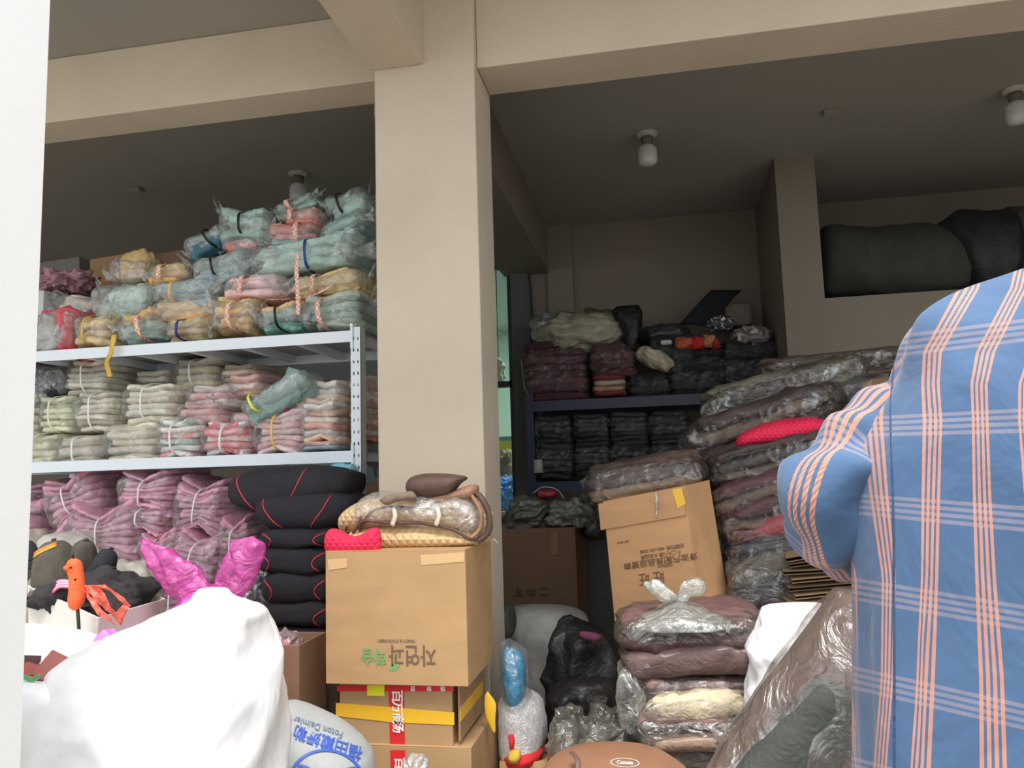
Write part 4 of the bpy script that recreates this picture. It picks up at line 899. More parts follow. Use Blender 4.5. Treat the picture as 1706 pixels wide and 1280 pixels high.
loft_obj('plastic_bag', 'black plastic bag with two raised ears on the rack top', 'bag', [(1042, 585, 1058, 585, .6), (1038, 564, 1066, 562), (1034, 546, 1070, 545), (1024, 530, 1072, 530), (1018, 518, 1069, 516, .7), (1026, 511, 1066, 508, .3)], YR+.08, .12, fabric((20, 20, 22), .8, .5), amp=.010, freq=45)
bag('low dark bag between the eared bag and the black panel', (1062, 540, 1150, 580), YR+.3, fabric((46, 44, 46), 1.1, .5, coat=.2), .3, amp=.02)
r = empty('panel_board', at(1172, 545, YR+.3), 'black flat panel leaning at a slant on the rack top', 'panel'); ii = inv_of(r)
c4 = [at(1130, 541, YR+.2), at(1176, 543, YR+.2), at(1233, 485, YR+.36), at(1182, 485, YR+.36)]
u = np.array([0.01, -.03, .0]); v, f = hx(c4+[p+u for p in c4]); mk('panel_face', v, f, solid((30, 32, 36), 1, .25), r, smooth=False, inv=ii)
q = [c4[i]*.88+sum(c4)/4*.12+u*1.05 for i in range(4)]; mk('inner_screen', q, [(0, 1, 2, 3)], solid((40, 44, 50), 1, .15), r, smooth=False, inv=ii)
bag('black and white speckled bag beside the black panel', (1178, 526, 1222, 552), YR+.15, fabric((60, 60, 60), 1.1, .5, spots=((215, 215, 215), 45, .58)), .15, amp=.015, freq=50)
bag('grey carton-like parcel behind the speckled bag', (1204, 508, 1252, 548), YR+.4, fabric((112, 105, 95), 1, .7), .2, name='parcel', cat='parcel', eh=.3, ev=.3, amp=.006)
bag('white and brown crumpled plastic bag near the side wall', (1218, 544, 1284, 578), YR+.15, fabric((110, 104, 98), 1.1, .4, spots=((190, 188, 180), 18, .6), coat=.4), .25, amp=.025, freq=32)
for lab, b, c in (('orange-red soft toy on the rack top', (1124, 562, 1156, 582), (190, 90, 60)), ('bright red soft toy in the middle of the toy heap', (1146, 560, 1176, 584), (190, 40, 40)), ('peach soft toy right of the bright red one', (1168, 558, 1192, 580), (185, 125, 90)), ('small red soft toy at the end of the toy heap', (1184, 566, 1200, 582), (170, 36, 40))):
    bag(lab, b, YR+.05, fabric(c, 1.0, bs=1), .12, name='soft_toy', cat='toy', group='soft toys on the rack top', amp=.014, freq=40)
bag('tiny white packet beside the orange-red toy', (1100, 566, 1120, 576), YR+.03, fabric((190, 185, 180), 1), .06, name='packet', cat='packet', amp=.004, eh=.4)

# sacks on the ledge
loft_obj('sack', 'long dark grey-green sack lying on the ledge', 'sack', [(1362, 385, 1363, 490, .6), (1378, 377, 1380, 497, 1), (1430, 381, 1430, 499), (1500, 376, 1495, 505, 1.05), (1560, 378, 1548, 506, 1.05), (1600, 400, 1600, 494), (1625, 430, 1625, 470, .5)], 5.15, .5, fabric((60, 62, 56), .8, .8, bs=.6, sc=8), 'sacks lying on the ledge', amp=.015, freq=9, n=48)
loft_obj('sack', 'black bag squeezed between the grey sacks on the ledge', 'sack', [(1560, 372, 1560, 392, .4), (1582, 358, 1582, 440, .8), (1610, 349, 1612, 500), (1650, 351, 1650, 500), (1675, 352, 1672, 490), (1690, 365, 1690, 470, .6)], 5.08, .5, fabric((34, 34, 40), .8, .6, bs=.6, sc=8), 'sacks lying on the ledge', amp=.02, freq=12)
loft_obj('sack', 'second grey sack on the ledge above the plaid shoulder', 'sack', [(1655, 365, 1650, 480, .6), (1680, 345, 1680, 500), (1740, 340, 1740, 500), (1800, 350, 1800, 500), (1840, 370, 1840, 480, .6)], 5.2, .5, fabric((84, 82, 78), .8, .8, bs=.6, sc=8), 'sacks lying on the ledge', amp=.02, freq=10)

# ================================================================== PILE OF WRAPPED SEAT COVERS
D1, D2, D3 = (78, 63, 56), (92, 76, 66), (64, 51, 48)
MB1, MB2 = (84, 54, 53), (70, 46, 47)
packs = [
 ('flat dark wrapped covers stacked furthest back below the ledge wall', (1262, 592, 1510, 636), 4.3, [D1, D3, (86, 72, 60)], 4, 3, .5, .08),
 ('wrapped covers in hazy plastic rising behind the long brown one', (1172, 622, 1430, 678), 3.95, [(92, 88, 76), D1], 3, 13, .5, .20),
 ('long brown-grey wrapped cover sloping up from the front', (1130, 672, 1392, 738), 3.6, [D1, (104, 88, 72), D3], 3, 17, .5, .07),
 ('grey wrapped covers behind the pink quilted pillow', (1300, 640, 1480, 695), 3.85, [(84, 78, 74), D1], 3, 10, .4, .12),
 ('dark wrapped covers directly below the pink quilted pillow', (1166, 738, 1380, 798), 3.4, [D3, D1, (60, 50, 48), D3], 4, 14, .5, .06),
 ('maroon-brown wrapped covers below the dark ones', (1172, 788, 1366, 848), 3.35, [MB1, D1, MB2], 3, 15, .5, .06),
 ('maroon wrapped cover with a red edge in the middle of the slope', (1192, 832, 1356, 880), 3.3, [(110, 56, 58), MB2], 2, 14, .45, .07),
 ('grey-brown wrapped cover just above the black glossy one', (1202, 862, 1348, 902), 3.28, [D2, MB1], 3, 6, .45, .10),
 ('black glossy wrapped cover with strong reflections', (1208, 890, 1344, 940), 3.25, [(42, 42, 48), (50, 50, 56)], 2, 5, .45, .10),
 ('bulging clear bag of dark covers beside the cardboard sheets', (1206, 928, 1338, 1004), 3.2, [(60, 56, 58), (92, 86, 76)], 2, 0, .4, .24),
 ('dark wrapped cover low under the bulging clear bag', (1215, 1000, 1340, 1070), 3.2, [(50, 46, 50)], 2, 0, .4, .1),
 ('wrapped covers low behind the white bag', (1215, 1060, 1400, 1200), 3.2, [D3, D1, D3], 4, 0, .45, .1),
 ('wrapped covers standing on the floor behind the white bag', (1215, 1195, 1400, 1262), 3.2, [D3, D1], 2, 0, .45, .1),
 ('brown and cream wrapped cover lying on top of the leaning carton', (976, 768, 1170, 824), 3.25, [(110, 92, 74), (70, 54, 50), (82, 64, 56)], 3, 8, .45, .14),
]
for lab, b, Y, cs, n, ti, dp, wr in packs:
    pack(lab, b, Y, cs, n=n, tilt=ti, depth=dp, wrap=wr, amp=1.8)
loft_obj('quilted_pillow', 'bright pink-red quilted pillow half buried in the wrapped covers', 'pillow', [(1226, 735, 1230, 748, .4), (1234, 722, 1240, 746, .8), (1270, 706, 1275, 742), (1310, 698, 1315, 738), (1345, 694, 1350, 730), (1372, 700, 1376, 722, .6), (1384, 706, 1386, 716, .3)], 3.28, .2, redq, amp=.004, n=32)
# cardboard sheets
for k, (lab, b, rz, cc) in enumerate((('cardboard sheet on top of the sheet stack, tilted', (1312, 918, 1400, 930), 10, (150, 125, 92)), ('cardboard sheet second in the stack with dark torn edge', (1318, 930, 1412, 940), 8, (120, 98, 72)), ('cardboard sheet third in the stack', (1308, 946, 1408, 956), 3, (128, 108, 82)), ('cardboard sheet fourth in the stack sticking out', (1322, 958, 1420, 968), 5, (160, 134, 98)), ('cardboard sheet fifth in the stack', (1316, 972, 1420, 982), 4, (110, 90, 68)), ('cardboard sheet sixth in the stack', (1326, 984, 1430, 994), 5, (165, 140, 104)), ('lowest cardboard sheet above the white bag', (1318, 998, 1430, 1008), 3, (150, 124, 92)))):
    xa, ya, xb, yb = b; Y = 2.95; s = mpp((xa+xb)/2, ya, Y); w, h = (xb-xa)*s, (yb-ya)*s*.62
    r = empty('cardboard_sheet', at((xa+xb)/2, yb, Y), lab, 'cardboard', 'loose cardboard sheets beside the shirt elbow', rot=(math.radians(6), -math.radians(rz), math.radians(k*3-8)))
    m1 = cardboard(cc, 1.05)
    box('liner', -w/2, w/2, 0, .3, h-.0018, h, m1, r); box('liner', -w/2, w/2, 0, .3, 0, .0018, m1, r)
    V = []; n = 60
    for i in range(n+1):
        z = .0018 if i % 2 else h-.0018; V += [(-w/2+w*i/n, .003, z), (-w/2+w*i/n, .297, z)]
    mk('corrugation', V, [(2*i, 2*i+1, 2*i+3, 2*i+2) for i in range(n)], cardboard((96, 76, 54), .9), r, smooth=False)
cs_, _ = wallbox('cardboard carton corner behind the raised elbow', [(at(1396, 690, 3.3), at(1380, 760, 3.3)), (at(1452, 632, 3.3), at(1452, 760, 3.3)), (at(1500, 628, 3.7), at(1500, 760, 3.7))], cardboard((150, 122, 92), 1))
bag('hazy plastic bag sticking out over the sloping covers', (1180, 655, 1240, 700), 3.7, plastic((140, 145, 130), .3, streak=.3), .2, amp=.02, tilt=35, freq=26)

# leaning carton
lc, faces = wallbox('tan carton leaning back with small upside-down print on its front', [(at(1005, 838, 3.02), at(1024, 1036, 3.02)), (at(1141, 812, 2.92), at(1166, 1012, 2.92)), (at(1182, 802, 3.12), at(1214, 1000, 3.10))], cardboard((190, 146, 104), 1.2), closed_top=True)
t0, t1, b0_, b1_, nn_ = faces[0]; li = inv_of(lc)
X_ = (t1-t0)/np.linalg.norm(t1-t0); Z_ = (t0-b0_)/np.linalg.norm(t0-b0_); ww = np.linalg.norm(t1-t0); hh = np.linalg.norm(t0-b0_)
dk = solid((110, 80, 58), 1.1)
def lc_text(s_, size, u_, v_, bold=.0002, ws=1.0): decal_text(lc, s_, size, t0+X_*ww*u_-Z_*hh*v_, -X_, -Z_, nn_*1.5, dk, bold, ws)
lc_text('全国热线: 400-187-2008', .017, .66, .46); lc_text('十二大八源 大品品牌', .017, .64, .505); lc_text('景汝汽配良品运营商', .028, .62, .555, .0004, 1.15); lc_text('SHIZIRAN', .013, .68, .60); lc_text('旺 旺', .050, .50, .68, .0003, .9)
lc_text('全国客服热线', .008, .20, .355)
v, f = hx([t0-X_*.018-Z_*.0+nn_*.003, t0-X_*.018-Z_*.10+nn_*.003, t0+X_*ww*.98-Z_*.10+nn_*.004, t0+X_*ww*.98+nn_*.004, t0-X_*.018+nn_*.008, t0-X_*.018-Z_*.10+nn_*.008, t0+X_*ww*.98-Z_*.10+nn_*.008, t0+X_*ww*.98+nn_*.008]); mk('folded_flap', v, f, cardboard((186, 143, 102), 1.2), lc, smooth=False, inv=li)
v = [t0+X_*ww*.86+nn_*.010, t0+X_*ww*.97+nn_*.010, t0+X_*ww*1.0-Z_*.06+nn_*.010, t0+X_*ww*.90-Z_*.07+nn_*.010]; mk('tape', v, [(0, 1, 2, 3)], solid((240, 180, 60), 1.2, .3), lc, smooth=False, inv=li)
loft_obj('plastic_strip', None, None, [(1090, 820, 1097, 820, .5), (1091, 840, 1098, 840), (1090, 855, 1097, 856), (1089, 864, 1096, 864, .5)], 2.9, .015, plastic((160, 140, 110), .4), amp=.001, n=16, parent=find('brown and cream wrapped cover lying on top of the leaning carton'))

# stack S in front of the leaning carton
GS = 'seat covers in clear plastic'
for lab, b, Y, cs, n, ti, wr, co in (
 ('maroon wrapped cover on top of the front stack under the knotted bag', (1032, 1012, 1266, 1064), 2.5, [MB1, (116, 86, 84)], 2, 1, .2, .5),
 ('brown wrapped cover second in the front stack', (1036, 1060, 1262, 1102), 2.5, [(112, 90, 86)], 1, 1, .22, .5),
 ('brown wrapped cover third in the front stack', (1060, 1102, 1250, 1146), 2.5, [(100, 76, 72), (122, 98, 92)], 2, 2, .18, .5),
 ('cream fleece cover with plastic in the middle of the front stack', (1072, 1136, 1246, 1176), 2.46, [(186, 172, 144)], 1, 4, .05, .1),
 ('bulging clear bag of brown and cream covers below the cream fleece', (1056, 1166, 1244, 1216), 2.45, [(150, 126, 108), (112, 88, 84)], 2, 2, .3, .6),
 ('wrapped brown cover low in the front stack', (1074, 1210, 1236, 1254), 2.5, [(200, 184, 146), (108, 84, 80)], 2, -2, .26, .5),
 ('lowest wrapped cover of the front stack in view', (1070, 1248, 1236, 1300), 2.5, [(120, 100, 90)], 2, 0, .3, .4),
 ('wrapped cover on the floor under the front stack', (1070, 1296, 1240, 1392), 2.5, [(110, 90, 84), D1, D2], 3, 0, .15, .3)):
    pack(lab, b, Y, cs, n=n, tilt=ti, depth=.4, wrap=wr, amp=1.3, gain=1.05)
bag('clear plastic bulge hanging down the side of the front stack', (1026, 1096, 1086, 1210), 2.42, plastic((190, 192, 186), .28, streak=.45), .3, amp=.02, freq=22)
r = empty('plastic_bag', at(1125, 1022, 2.42), 'knotted clear plastic bag top flaring in front of the leaning carton', 'bag')
kp = plastic((200, 208, 200), .32, streak=.6)
loft_obj('knot_wing', None, None, [(1126, 1000, 1134, 1008, .5), (1100, 968, 1135, 1000, .8), (1078, 966, 1112, 1006, 1), (1072, 975, 1100, 1003, .6)], 2.4, .06, kp, parent=r, amp=.008, freq=50)
loft_obj('knot_wing', None, None, [(1128, 1000, 1134, 1010, .5), (1135, 968, 1150, 1000, .8), (1158, 962, 1172, 988, 1), (1172, 966, 1177, 980, .5)], 2.4, .05, kp, parent=r, amp=.007, freq=50)
loft_obj('bag_skirt', None, None, [(1122, 1000, 1138, 1000, .3), (1096, 1014, 1165, 1012, .8), (1060, 1026, 1205, 1022, 1), (1040, 1040, 1240, 1036, 1)], 2.42, .3, kp, parent=r, amp=.008, freq=36)
# white bag and large diagonal wrapped roll
loft_obj('plastic_bag', 'crumpled white plastic bag standing between the wrapped stack and the big slanting roll', 'bag', [(1268, 1014, 1300, 1008, .3), (1262, 1022, 1384, 1010, .6), (1250, 1050, 1386, 1040, .9), (1236, 1082, 1380, 1080), (1246, 1112, 1360, 1110), (1240, 1150, 1340, 1150), (1236, 1190, 1320, 1190), (1222, 1240, 1320, 1240), (1215, 1420, 1330, 1420), (1220, 1470, 1320, 1470, .8)], 2.2, .25, WHITE, amp=.016, freq=20, seed=5, n=56, k=6)
r = empty('wrapped_roll', at(1300, 1400, 1.6), 'huge slanting roll of brown and dark green mats in hazy plastic below the shirt', 'roll')
rollr = [(1392, 985, 1520, 1000, .5), (1372, 1010, 1530, 1090, .9), (1330, 1062, 1500, 1170), (1268, 1146, 1460, 1290), (1205, 1240, 1420, 1400), (1140, 1340, 1370, 1500), (1080, 1430, 1320, 1580, .8), (1060, 1500, 1240, 1600, .5)]
loft_obj('mat', None, None, rollr, 1.62, .22, fabric((108, 84, 76), .85, .7), parent=r, amp=.004, n=48)
loft_obj('green_mat', None, None, [(1355, 1120, 1425, 1150, .4), (1350, 1130, 1450, 1170), (1300, 1190, 1420, 1250), (1240, 1260, 1370, 1345), (1160, 1360, 1300, 1450, 1)], 1.54, .10, fabric((62, 66, 62), .85, .7), parent=r, amp=.003)
loft_obj('plastic_wrap', None, None, [(a-4, b-4, c+4, d+4, e) for a, b, c, d, e in [(x+(1.0,))[:5] for x in rollr]], 1.62, .27, plastic((120, 112, 106), .2, .2, 10, streak=.3), parent=r, amp=.008, freq=18, n=56, k=7)

# ================================================================== MIDDLE FLOOR
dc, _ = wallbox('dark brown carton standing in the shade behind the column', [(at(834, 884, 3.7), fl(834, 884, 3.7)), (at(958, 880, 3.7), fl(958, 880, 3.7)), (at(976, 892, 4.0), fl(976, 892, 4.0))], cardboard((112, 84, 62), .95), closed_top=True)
dt = solid((60, 44, 34), 1)
decal_text(dc, '二 中 不', .05, at(885, 985, 3.695), (-1, 0, 0), (0, 0, -1), (0, -1, 0), dt, .0004)
decal_quad(dc, [(918, 886), (930, 886), (930, 925), (918, 925)], 3.695, solid((120, 92, 60), 1))
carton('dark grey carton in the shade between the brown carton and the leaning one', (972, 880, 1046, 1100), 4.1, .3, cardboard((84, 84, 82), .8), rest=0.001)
for lab, b, Y, mt, am in (
 ('clear bags of brown cloth heaped on the dark carton', (845, 826, 925, 888), 3.85, fabric((84, 80, 70), 1.1, .4, coat=.5, bs=1), .04),
 ('hazy clear bag hanging over the dark carton edge', (908, 832, 990, 884), 3.8, fabric((104, 104, 98), 1.1, .35, coat=.6, bs=1), .04),
 ('dark crumpled plastic beside the leaning carton', (960, 820, 1012, 900), 3.9, fabric((56, 54, 50), 1.1, .4, coat=.5), .04),
 ('dark heap on the floor behind the cartons', (850, 860, 1010, 1120), 4.4, fabric((50, 46, 44), 1.0), .06)):
    bag(lab, b, Y, mt, .3, amp=am, freq=24)
bag('small red packet on the heap below the navy rack', (894, 814, 932, 832), 3.9, fabric((140, 34, 40), 1.1, .4), .1, name='packet', cat='packet', amp=.008)
v, f = tube(catmull([at(888, 822, 3.8), at(905, 812, 3.8), at(928, 816, 3.8), at(940, 832, 3.8)], 5), .006, 8, .5); r = empty('strap', at(910, 822, 3.8), 'pale bent strap over the small red packet', 'strap'); mk('band', v, f, solid((150, 150, 145), 1), r, inv=inv_of(r))
loft_obj('sack', 'pale grey sack slumped behind the black bags', 'sack', [(850, 1012, 900, 1008, .4), (842, 1024, 955, 1014, .8), (840, 1050, 985, 1035), (838, 1100, 985, 1100), (840, 1160, 960, 1160), (840, 1240, 960, 1240)], 3.4, .3, fabric((176, 172, 168), 1.1, .6, bs=.3), amp=.012, freq=12)
loft_obj('trash_bag', 'black plastic trash bag with a pointed top behind the wrapped stack', 'bag', [(940, 1026, 952, 1026, .2), (930, 1034, 978, 1040, .5), (916, 1060, 1022, 1062, .9), (912, 1100, 1042, 1090), (908, 1140, 1040, 1140), (906, 1190, 1040, 1190), (910, 1330, 1040, 1330)], 3.0, .32, fabric((24, 22, 24), .9, .5, coat=.1, bs=.8, sc=11), amp=.026, freq=20, n=72, k=7, e=.75)
loft_obj('trash_bag', 'lower black plastic bag bulging in front of the pointed one', 'bag', [(935, 1130, 1020, 1130, .4), (915, 1150, 1046, 1150), (912, 1180, 1050, 1180), (915, 1220, 1050, 1220), (920, 1370, 1045, 1370)], 2.85, .25, fabric((26, 24, 26), .9, .5, coat=.1, bs=.8, sc=11), amp=.024, freq=22, n=64, k=7, e=.75)
bag('pink cloth glimpsed inside the pointed black bag', (962, 1052, 1000, 1068), 2.83, fabric((110, 50, 80), 1.0), .04, name='cloth', cat='cloth', amp=.004, tilt=-12)
bag('dark olive round bundle against the column foot', (828, 1005, 860, 1066), 3.15, fabric((66, 66, 56), 1.1), .2, name='bundle', cat='bundle', amp=.01)
cg = fabric((128, 130, 122), 1.1, .3, coat=.7, bs=1.2, sc=12)
clear_ = plastic((120, 120, 110), .35, streak=.4)
for lab, b, Y in (('clear grey plastic bag on the floor next to the white plush', (908, 1180, 985, 1300), 2.6), ('clear grey plastic bag on the floor beside the wrapped stack', (968, 1182, 1062, 1300), 2.55), ('clear plastic bag low behind the tan leather pad', (940, 1230, 1070, 1340), 2.35)):
    bag(lab, b, Y, clear_, .3, amp=.03, freq=22)
bag('dull grey cloth packed inside the clear floor bags', (915, 1196, 1058, 1390), 2.65, fabric((104, 102, 92), 1.1), .25, name='cloth', cat='cloth', amp=.02)
v, f = tube([at(1010, 1240, 2.3), at(1042, 1215, 2.3), at(1044, 1260, 2.3)], .006, 8); r = empty('handle_loop', at(1030, 1250, 2.3), 'dark angular bag handle beside the tan pad', 'handle strap'); mk('band', v, f, solid((45, 42, 40), 1), r, inv=inv_of(r))
# plush
r = empty('plush_toy', at(875, 1268, 2.7), 'white furry plush with red and yellow hem beside the column', 'toy')
loft_obj('plush_body', None, None, [(840, 1150, 870, 1148, .4), (834, 1165, 892, 1160, .8), (832, 1185, 906, 1180), (832, 1215, 912, 1215), (834, 1245, 906, 1245), (838, 1262, 896, 1262, .8), (846, 1270, 884, 1270, .5)], 2.72, .26, fabric((224, 218, 234), 1.25, bs=1.2, sc=60), parent=r, amp=.005, freq=40, n=48)
redf = fabric((195, 40, 48), 1.15, bs=.6); ylf = fabric((215, 180, 70), 1.1)
loft_obj('red_hem', None, None, [(843, 1238, 905, 1240, .8), (842, 1248, 908, 1248, 1.02), (846, 1262, 900, 1262, .9), (852, 1273, 888, 1273, .6)], 2.70, .27, redf, parent=r, amp=.004)
loft_obj('yellow_patch', None, None, [(848, 1252, 866, 1250, .6), (846, 1262, 868, 1262), (848, 1270, 864, 1270, .6)], 2.57, .05, ylf, parent=r, amp=.001)
loft_obj('red_tab', None, None, [(846, 1226, 856, 1224, .6), (848, 1236, 858, 1236), (850, 1250, 856, 1250, .6)], 2.59, .04, redf, parent=r, amp=.001)
r = empty('plastic_bag', at(862, 1170, 2.66), 'clear bag of bright blue cloth on top of the white plush', 'bag')
loft_obj('blue_cloth', None, None, [(838, 1082, 850, 1080, .4), (836, 1095, 868, 1092, .8), (838, 1120, 876, 1120), (840, 1145, 877, 1145), (846, 1166, 872, 1166, .8), (856, 1176, 866, 1176, .3)], 2.66, .14, fabric((20, 128, 170), 1.4, .6), parent=r, amp=.008, freq=24)
loft_obj('plastic_wrap', None, None, [(834, 1068, 850, 1066, .4), (832, 1090, 876, 1084, .8), (834, 1120, 884, 1120), (836, 1150, 886, 1150), (844, 1172, 880, 1172, .8), (856, 1182, 868, 1182, .3)], 2.66, .17, plastic((190, 205, 215), .08, streak=.25), parent=r, amp=.006, freq=30)
wallbox('low tan carton under the white plush', [(at(832, 1272, 2.6), fl(832, 1272, 2.6)), (at(912, 1272, 2.6), fl(912, 1272, 2.6)), (at(916, 1258, 2.9), fl(916, 1258, 2.9))], brown_card, closed_top=True)
# tan leather pad
r = empty('leather_pad', at(1010, 1300, 1.9), 'smooth tan leather-like seat pad with an oval white stamp at the bottom', 'seat pad'); ii = inv_of(r)
loft_obj('pad', None, None, [(960, 1251, 1032, 1250, .3), (928, 1262, 1095, 1260, .7), (908, 1276, 1128, 1276, .9), (890, 1310, 1160, 1310), (880, 1400, 1180, 1400), (880, 1460, 1170, 1460, .8)], 1.9, .3, fabric((160, 116, 88), .62, .5, var=.05, bs=.08), parent=r, amp=.001, n=60, k=7)
P, F, _ = loft([(960, 1251, 1032, 1250, .3), (928, 1262, 1095, 1260, .7), (908, 1276, 1128, 1276, .9), (890, 1310, 1160, 1310), (880, 1400, 1180, 1400), (880, 1460, 1170, 1460, .8)], 1.9, .3, amp=.001, n=60, k=7)
BV = BVHTree.FromPolygons([Vector(p) for p in P], F)
V, F = ringm(.030, .0315, 0, 2*math.pi, 40, .30); drape(V, F, at(1041, 1271, 1.8), 0, whl, 'stamp_ring', inv=ii, root=r)
V, F = text_mesh('Comets', .011, .0001, dense=True); drape(V, F, at(1041, 1271, 1.8), 0, whl, inv=ii, root=r)
v, f = tube(catmull([at(952, 1254, 1.83), at(962, 1266, 1.79), at(962, 1285, 1.77)], 5), .006, 8, .3); mk('seam_band', v, f, brl, r, inv=ii)

# ================================================================== PERSON IN THE PLAID SHIRT
YQ = 0.70
pc = at(1900, 700, YQ); PX = pc[0]
def zq(py): return at(1900, py, YQ)[2]
per = empty('person', (PX, YQ, 0), 'person seen from behind in a blue shirt with orange and white checks, hand on hip', 'person'); pi_ = inv_of(per)
def skin_body(name, verts, edges, radii, mat, parent, sub=2, root=0):
    me = bpy.data.meshes.new(name); me.from_pydata([tuple(map(float, v)) for v in verts], edges, []); me.update(); me.materials.append(mat)
    o = bpy.data.objects.new(name, me); link(o, parent)
    o.modifiers.new('skin', 'SKIN'); me.skin_vertices.new() if not me.skin_vertices else None
    for i, rr in enumerate(radii):
        sv = me.skin_vertices[0].data[i]; sv.radius = (rr, rr) if not hasattr(rr, '__len__') else rr; sv.use_root = (i == root)
    sm = o.modifiers.new('sub', 'SUBSURF'); sm.levels = sub; sm.render_levels = sub
    for p in me.polygons: p.use_smooth = True
    return o
skinm = fabric((205, 160, 130), 1.1, .55, var=.04, bs=.05)
zsh = zq(490); zhip = .92
L = lambda x, y, z: (x-PX, y-YQ, z)
el = at(1385, 828, YQ+.02); shl = at(1590, 600, YQ); wrl = at(1500, 955, YQ+.12)
dxs = PX-shl[0]
V = [(0, 0, zhip), (0, 0, 1.08), (0, -.01, 1.24), (0, 0, zsh-.08), (.02, .0, zsh+.02), (.07, .01, zsh+.10), (.12, .02, zsh+.17), (.12, .015, zsh+.26),
     (-dxs+.02, 0, zsh-.10), tuple(np.array(L(*el))), tuple(np.array(L(*wrl))),
     (dxs-.02, 0, zsh-.10), (dxs+.07, .02, zsh-.33), (dxs+.05, .13, zsh-.56),
     (-.10, 0, zhip-.06), (-.11, .0, .50), (-.12, -.02, .09), (-.12, .13, .035),
     (.10, 0, zhip-.06), (.11, .0, .50), (.12, -.02, .09), (.12, .13, .035)]
Ed = [(0, 1), (1, 2), (2, 3), (3, 4), (4, 5), (5, 6), (6, 7), (3, 8), (8, 9), (9, 10), (3, 11), (11, 12), (12, 13), (0, 14), (14, 15), (15, 16), (16, 17), (0, 18), (18, 19), (19, 20), (20, 21)]
Rr = [(.135, .10), (.12, .09), (.13, .10), (.10, .075), .05, .050, .078, .075, .042, .036, .026, .042, .036, .026, .085, .055, .04, .04, .085, .055, .04, .04]
skin_body('body', V, Ed, Rr, skinm, per)
def hand(w, d, side):
    w = np.array(w); d = np.array(d)/np.linalg.norm(d); n = np.array([0, 0, 1.]); s_ = np.cross(d, n); s_ /= np.linalg.norm(s_)
    V = [w, w+d*.05]; E_ = [(0, 1)]; R_ = [.024, .032]
    for k, (off, ln) in enumerate(((-.03, .065), (-.01, .075), (.01, .07), (.03, .055))):
        b = len(V); V += [w+d*.085+s_*off, w+d*(.085+ln*.5)+s_*off*1.1-n*.008, w+d*(.085+ln)+s_*off*1.1-n*.028]; E_ += [(1, b), (b, b+1), (b+1, b+2)]; R_ += [.011, .009, .008]
    b = len(V); V += [w+d*.03-s_*.035*side-n*.01, w+d*.065-s_*.06*side-n*.02, w+d*.09-s_*.065*side-n*.03]; E_ += [(0, b), (b, b+1), (b+1, b+2)]; R_ += [.013, .010, .009]
    skin_body('hand', V, E_, R_, skinm, per, 2)
hand(V[10], (.6, .5, -.35), 1); hand(V[13], (-.2, .7, -.5), -1)
# head details (turned away from the camera)
hz_ = zsh+.215; hairm = fabric((28, 24, 22), 1, .5, bs=.8, sc=40)
P, F = lump(.175, .215, .235, 3, 32, 20, ev=.85, eh=.9, amp=.003, freq=30, z0=False)
P = P[:, :] + np.array([.12, .0, hz_]); k = (P[:, 1] > .05) & (P[:, 2] < hz_+.05); P[k, 1] = .05+(P[k, 1]-.05)*.3; mk('hair', P, F, hairm, per)
for sx in (-1, 1):
    P, F = lump(.02, .04, .06, 4, 14, 10, amp=0, z0=False); mk('ear', P+np.array([sx*.088+.12, .015, hz_-.02]), F, skinm, per)
    P, F = lump(.028, .012, .014, 4, 14, 10, amp=0, z0=False); mk('eye', P+np.array([sx*.032+.12, .088, hz_-.01]), F, solid((235, 232, 228), 1), per)
P, F = lump(.028, .035, .05, 4, 14, 10, amp=0, z0=False); mk('nose', P+np.array([.12, .098, hz_-.035]), F, skinm, per)
P, F = lump(.045, .012, .014, 4, 14, 10, amp=0, z0=False); mk('mouth', P+np.array([.12, .088, hz_-.072]), F, solid((170, 95, 90), 1), per)
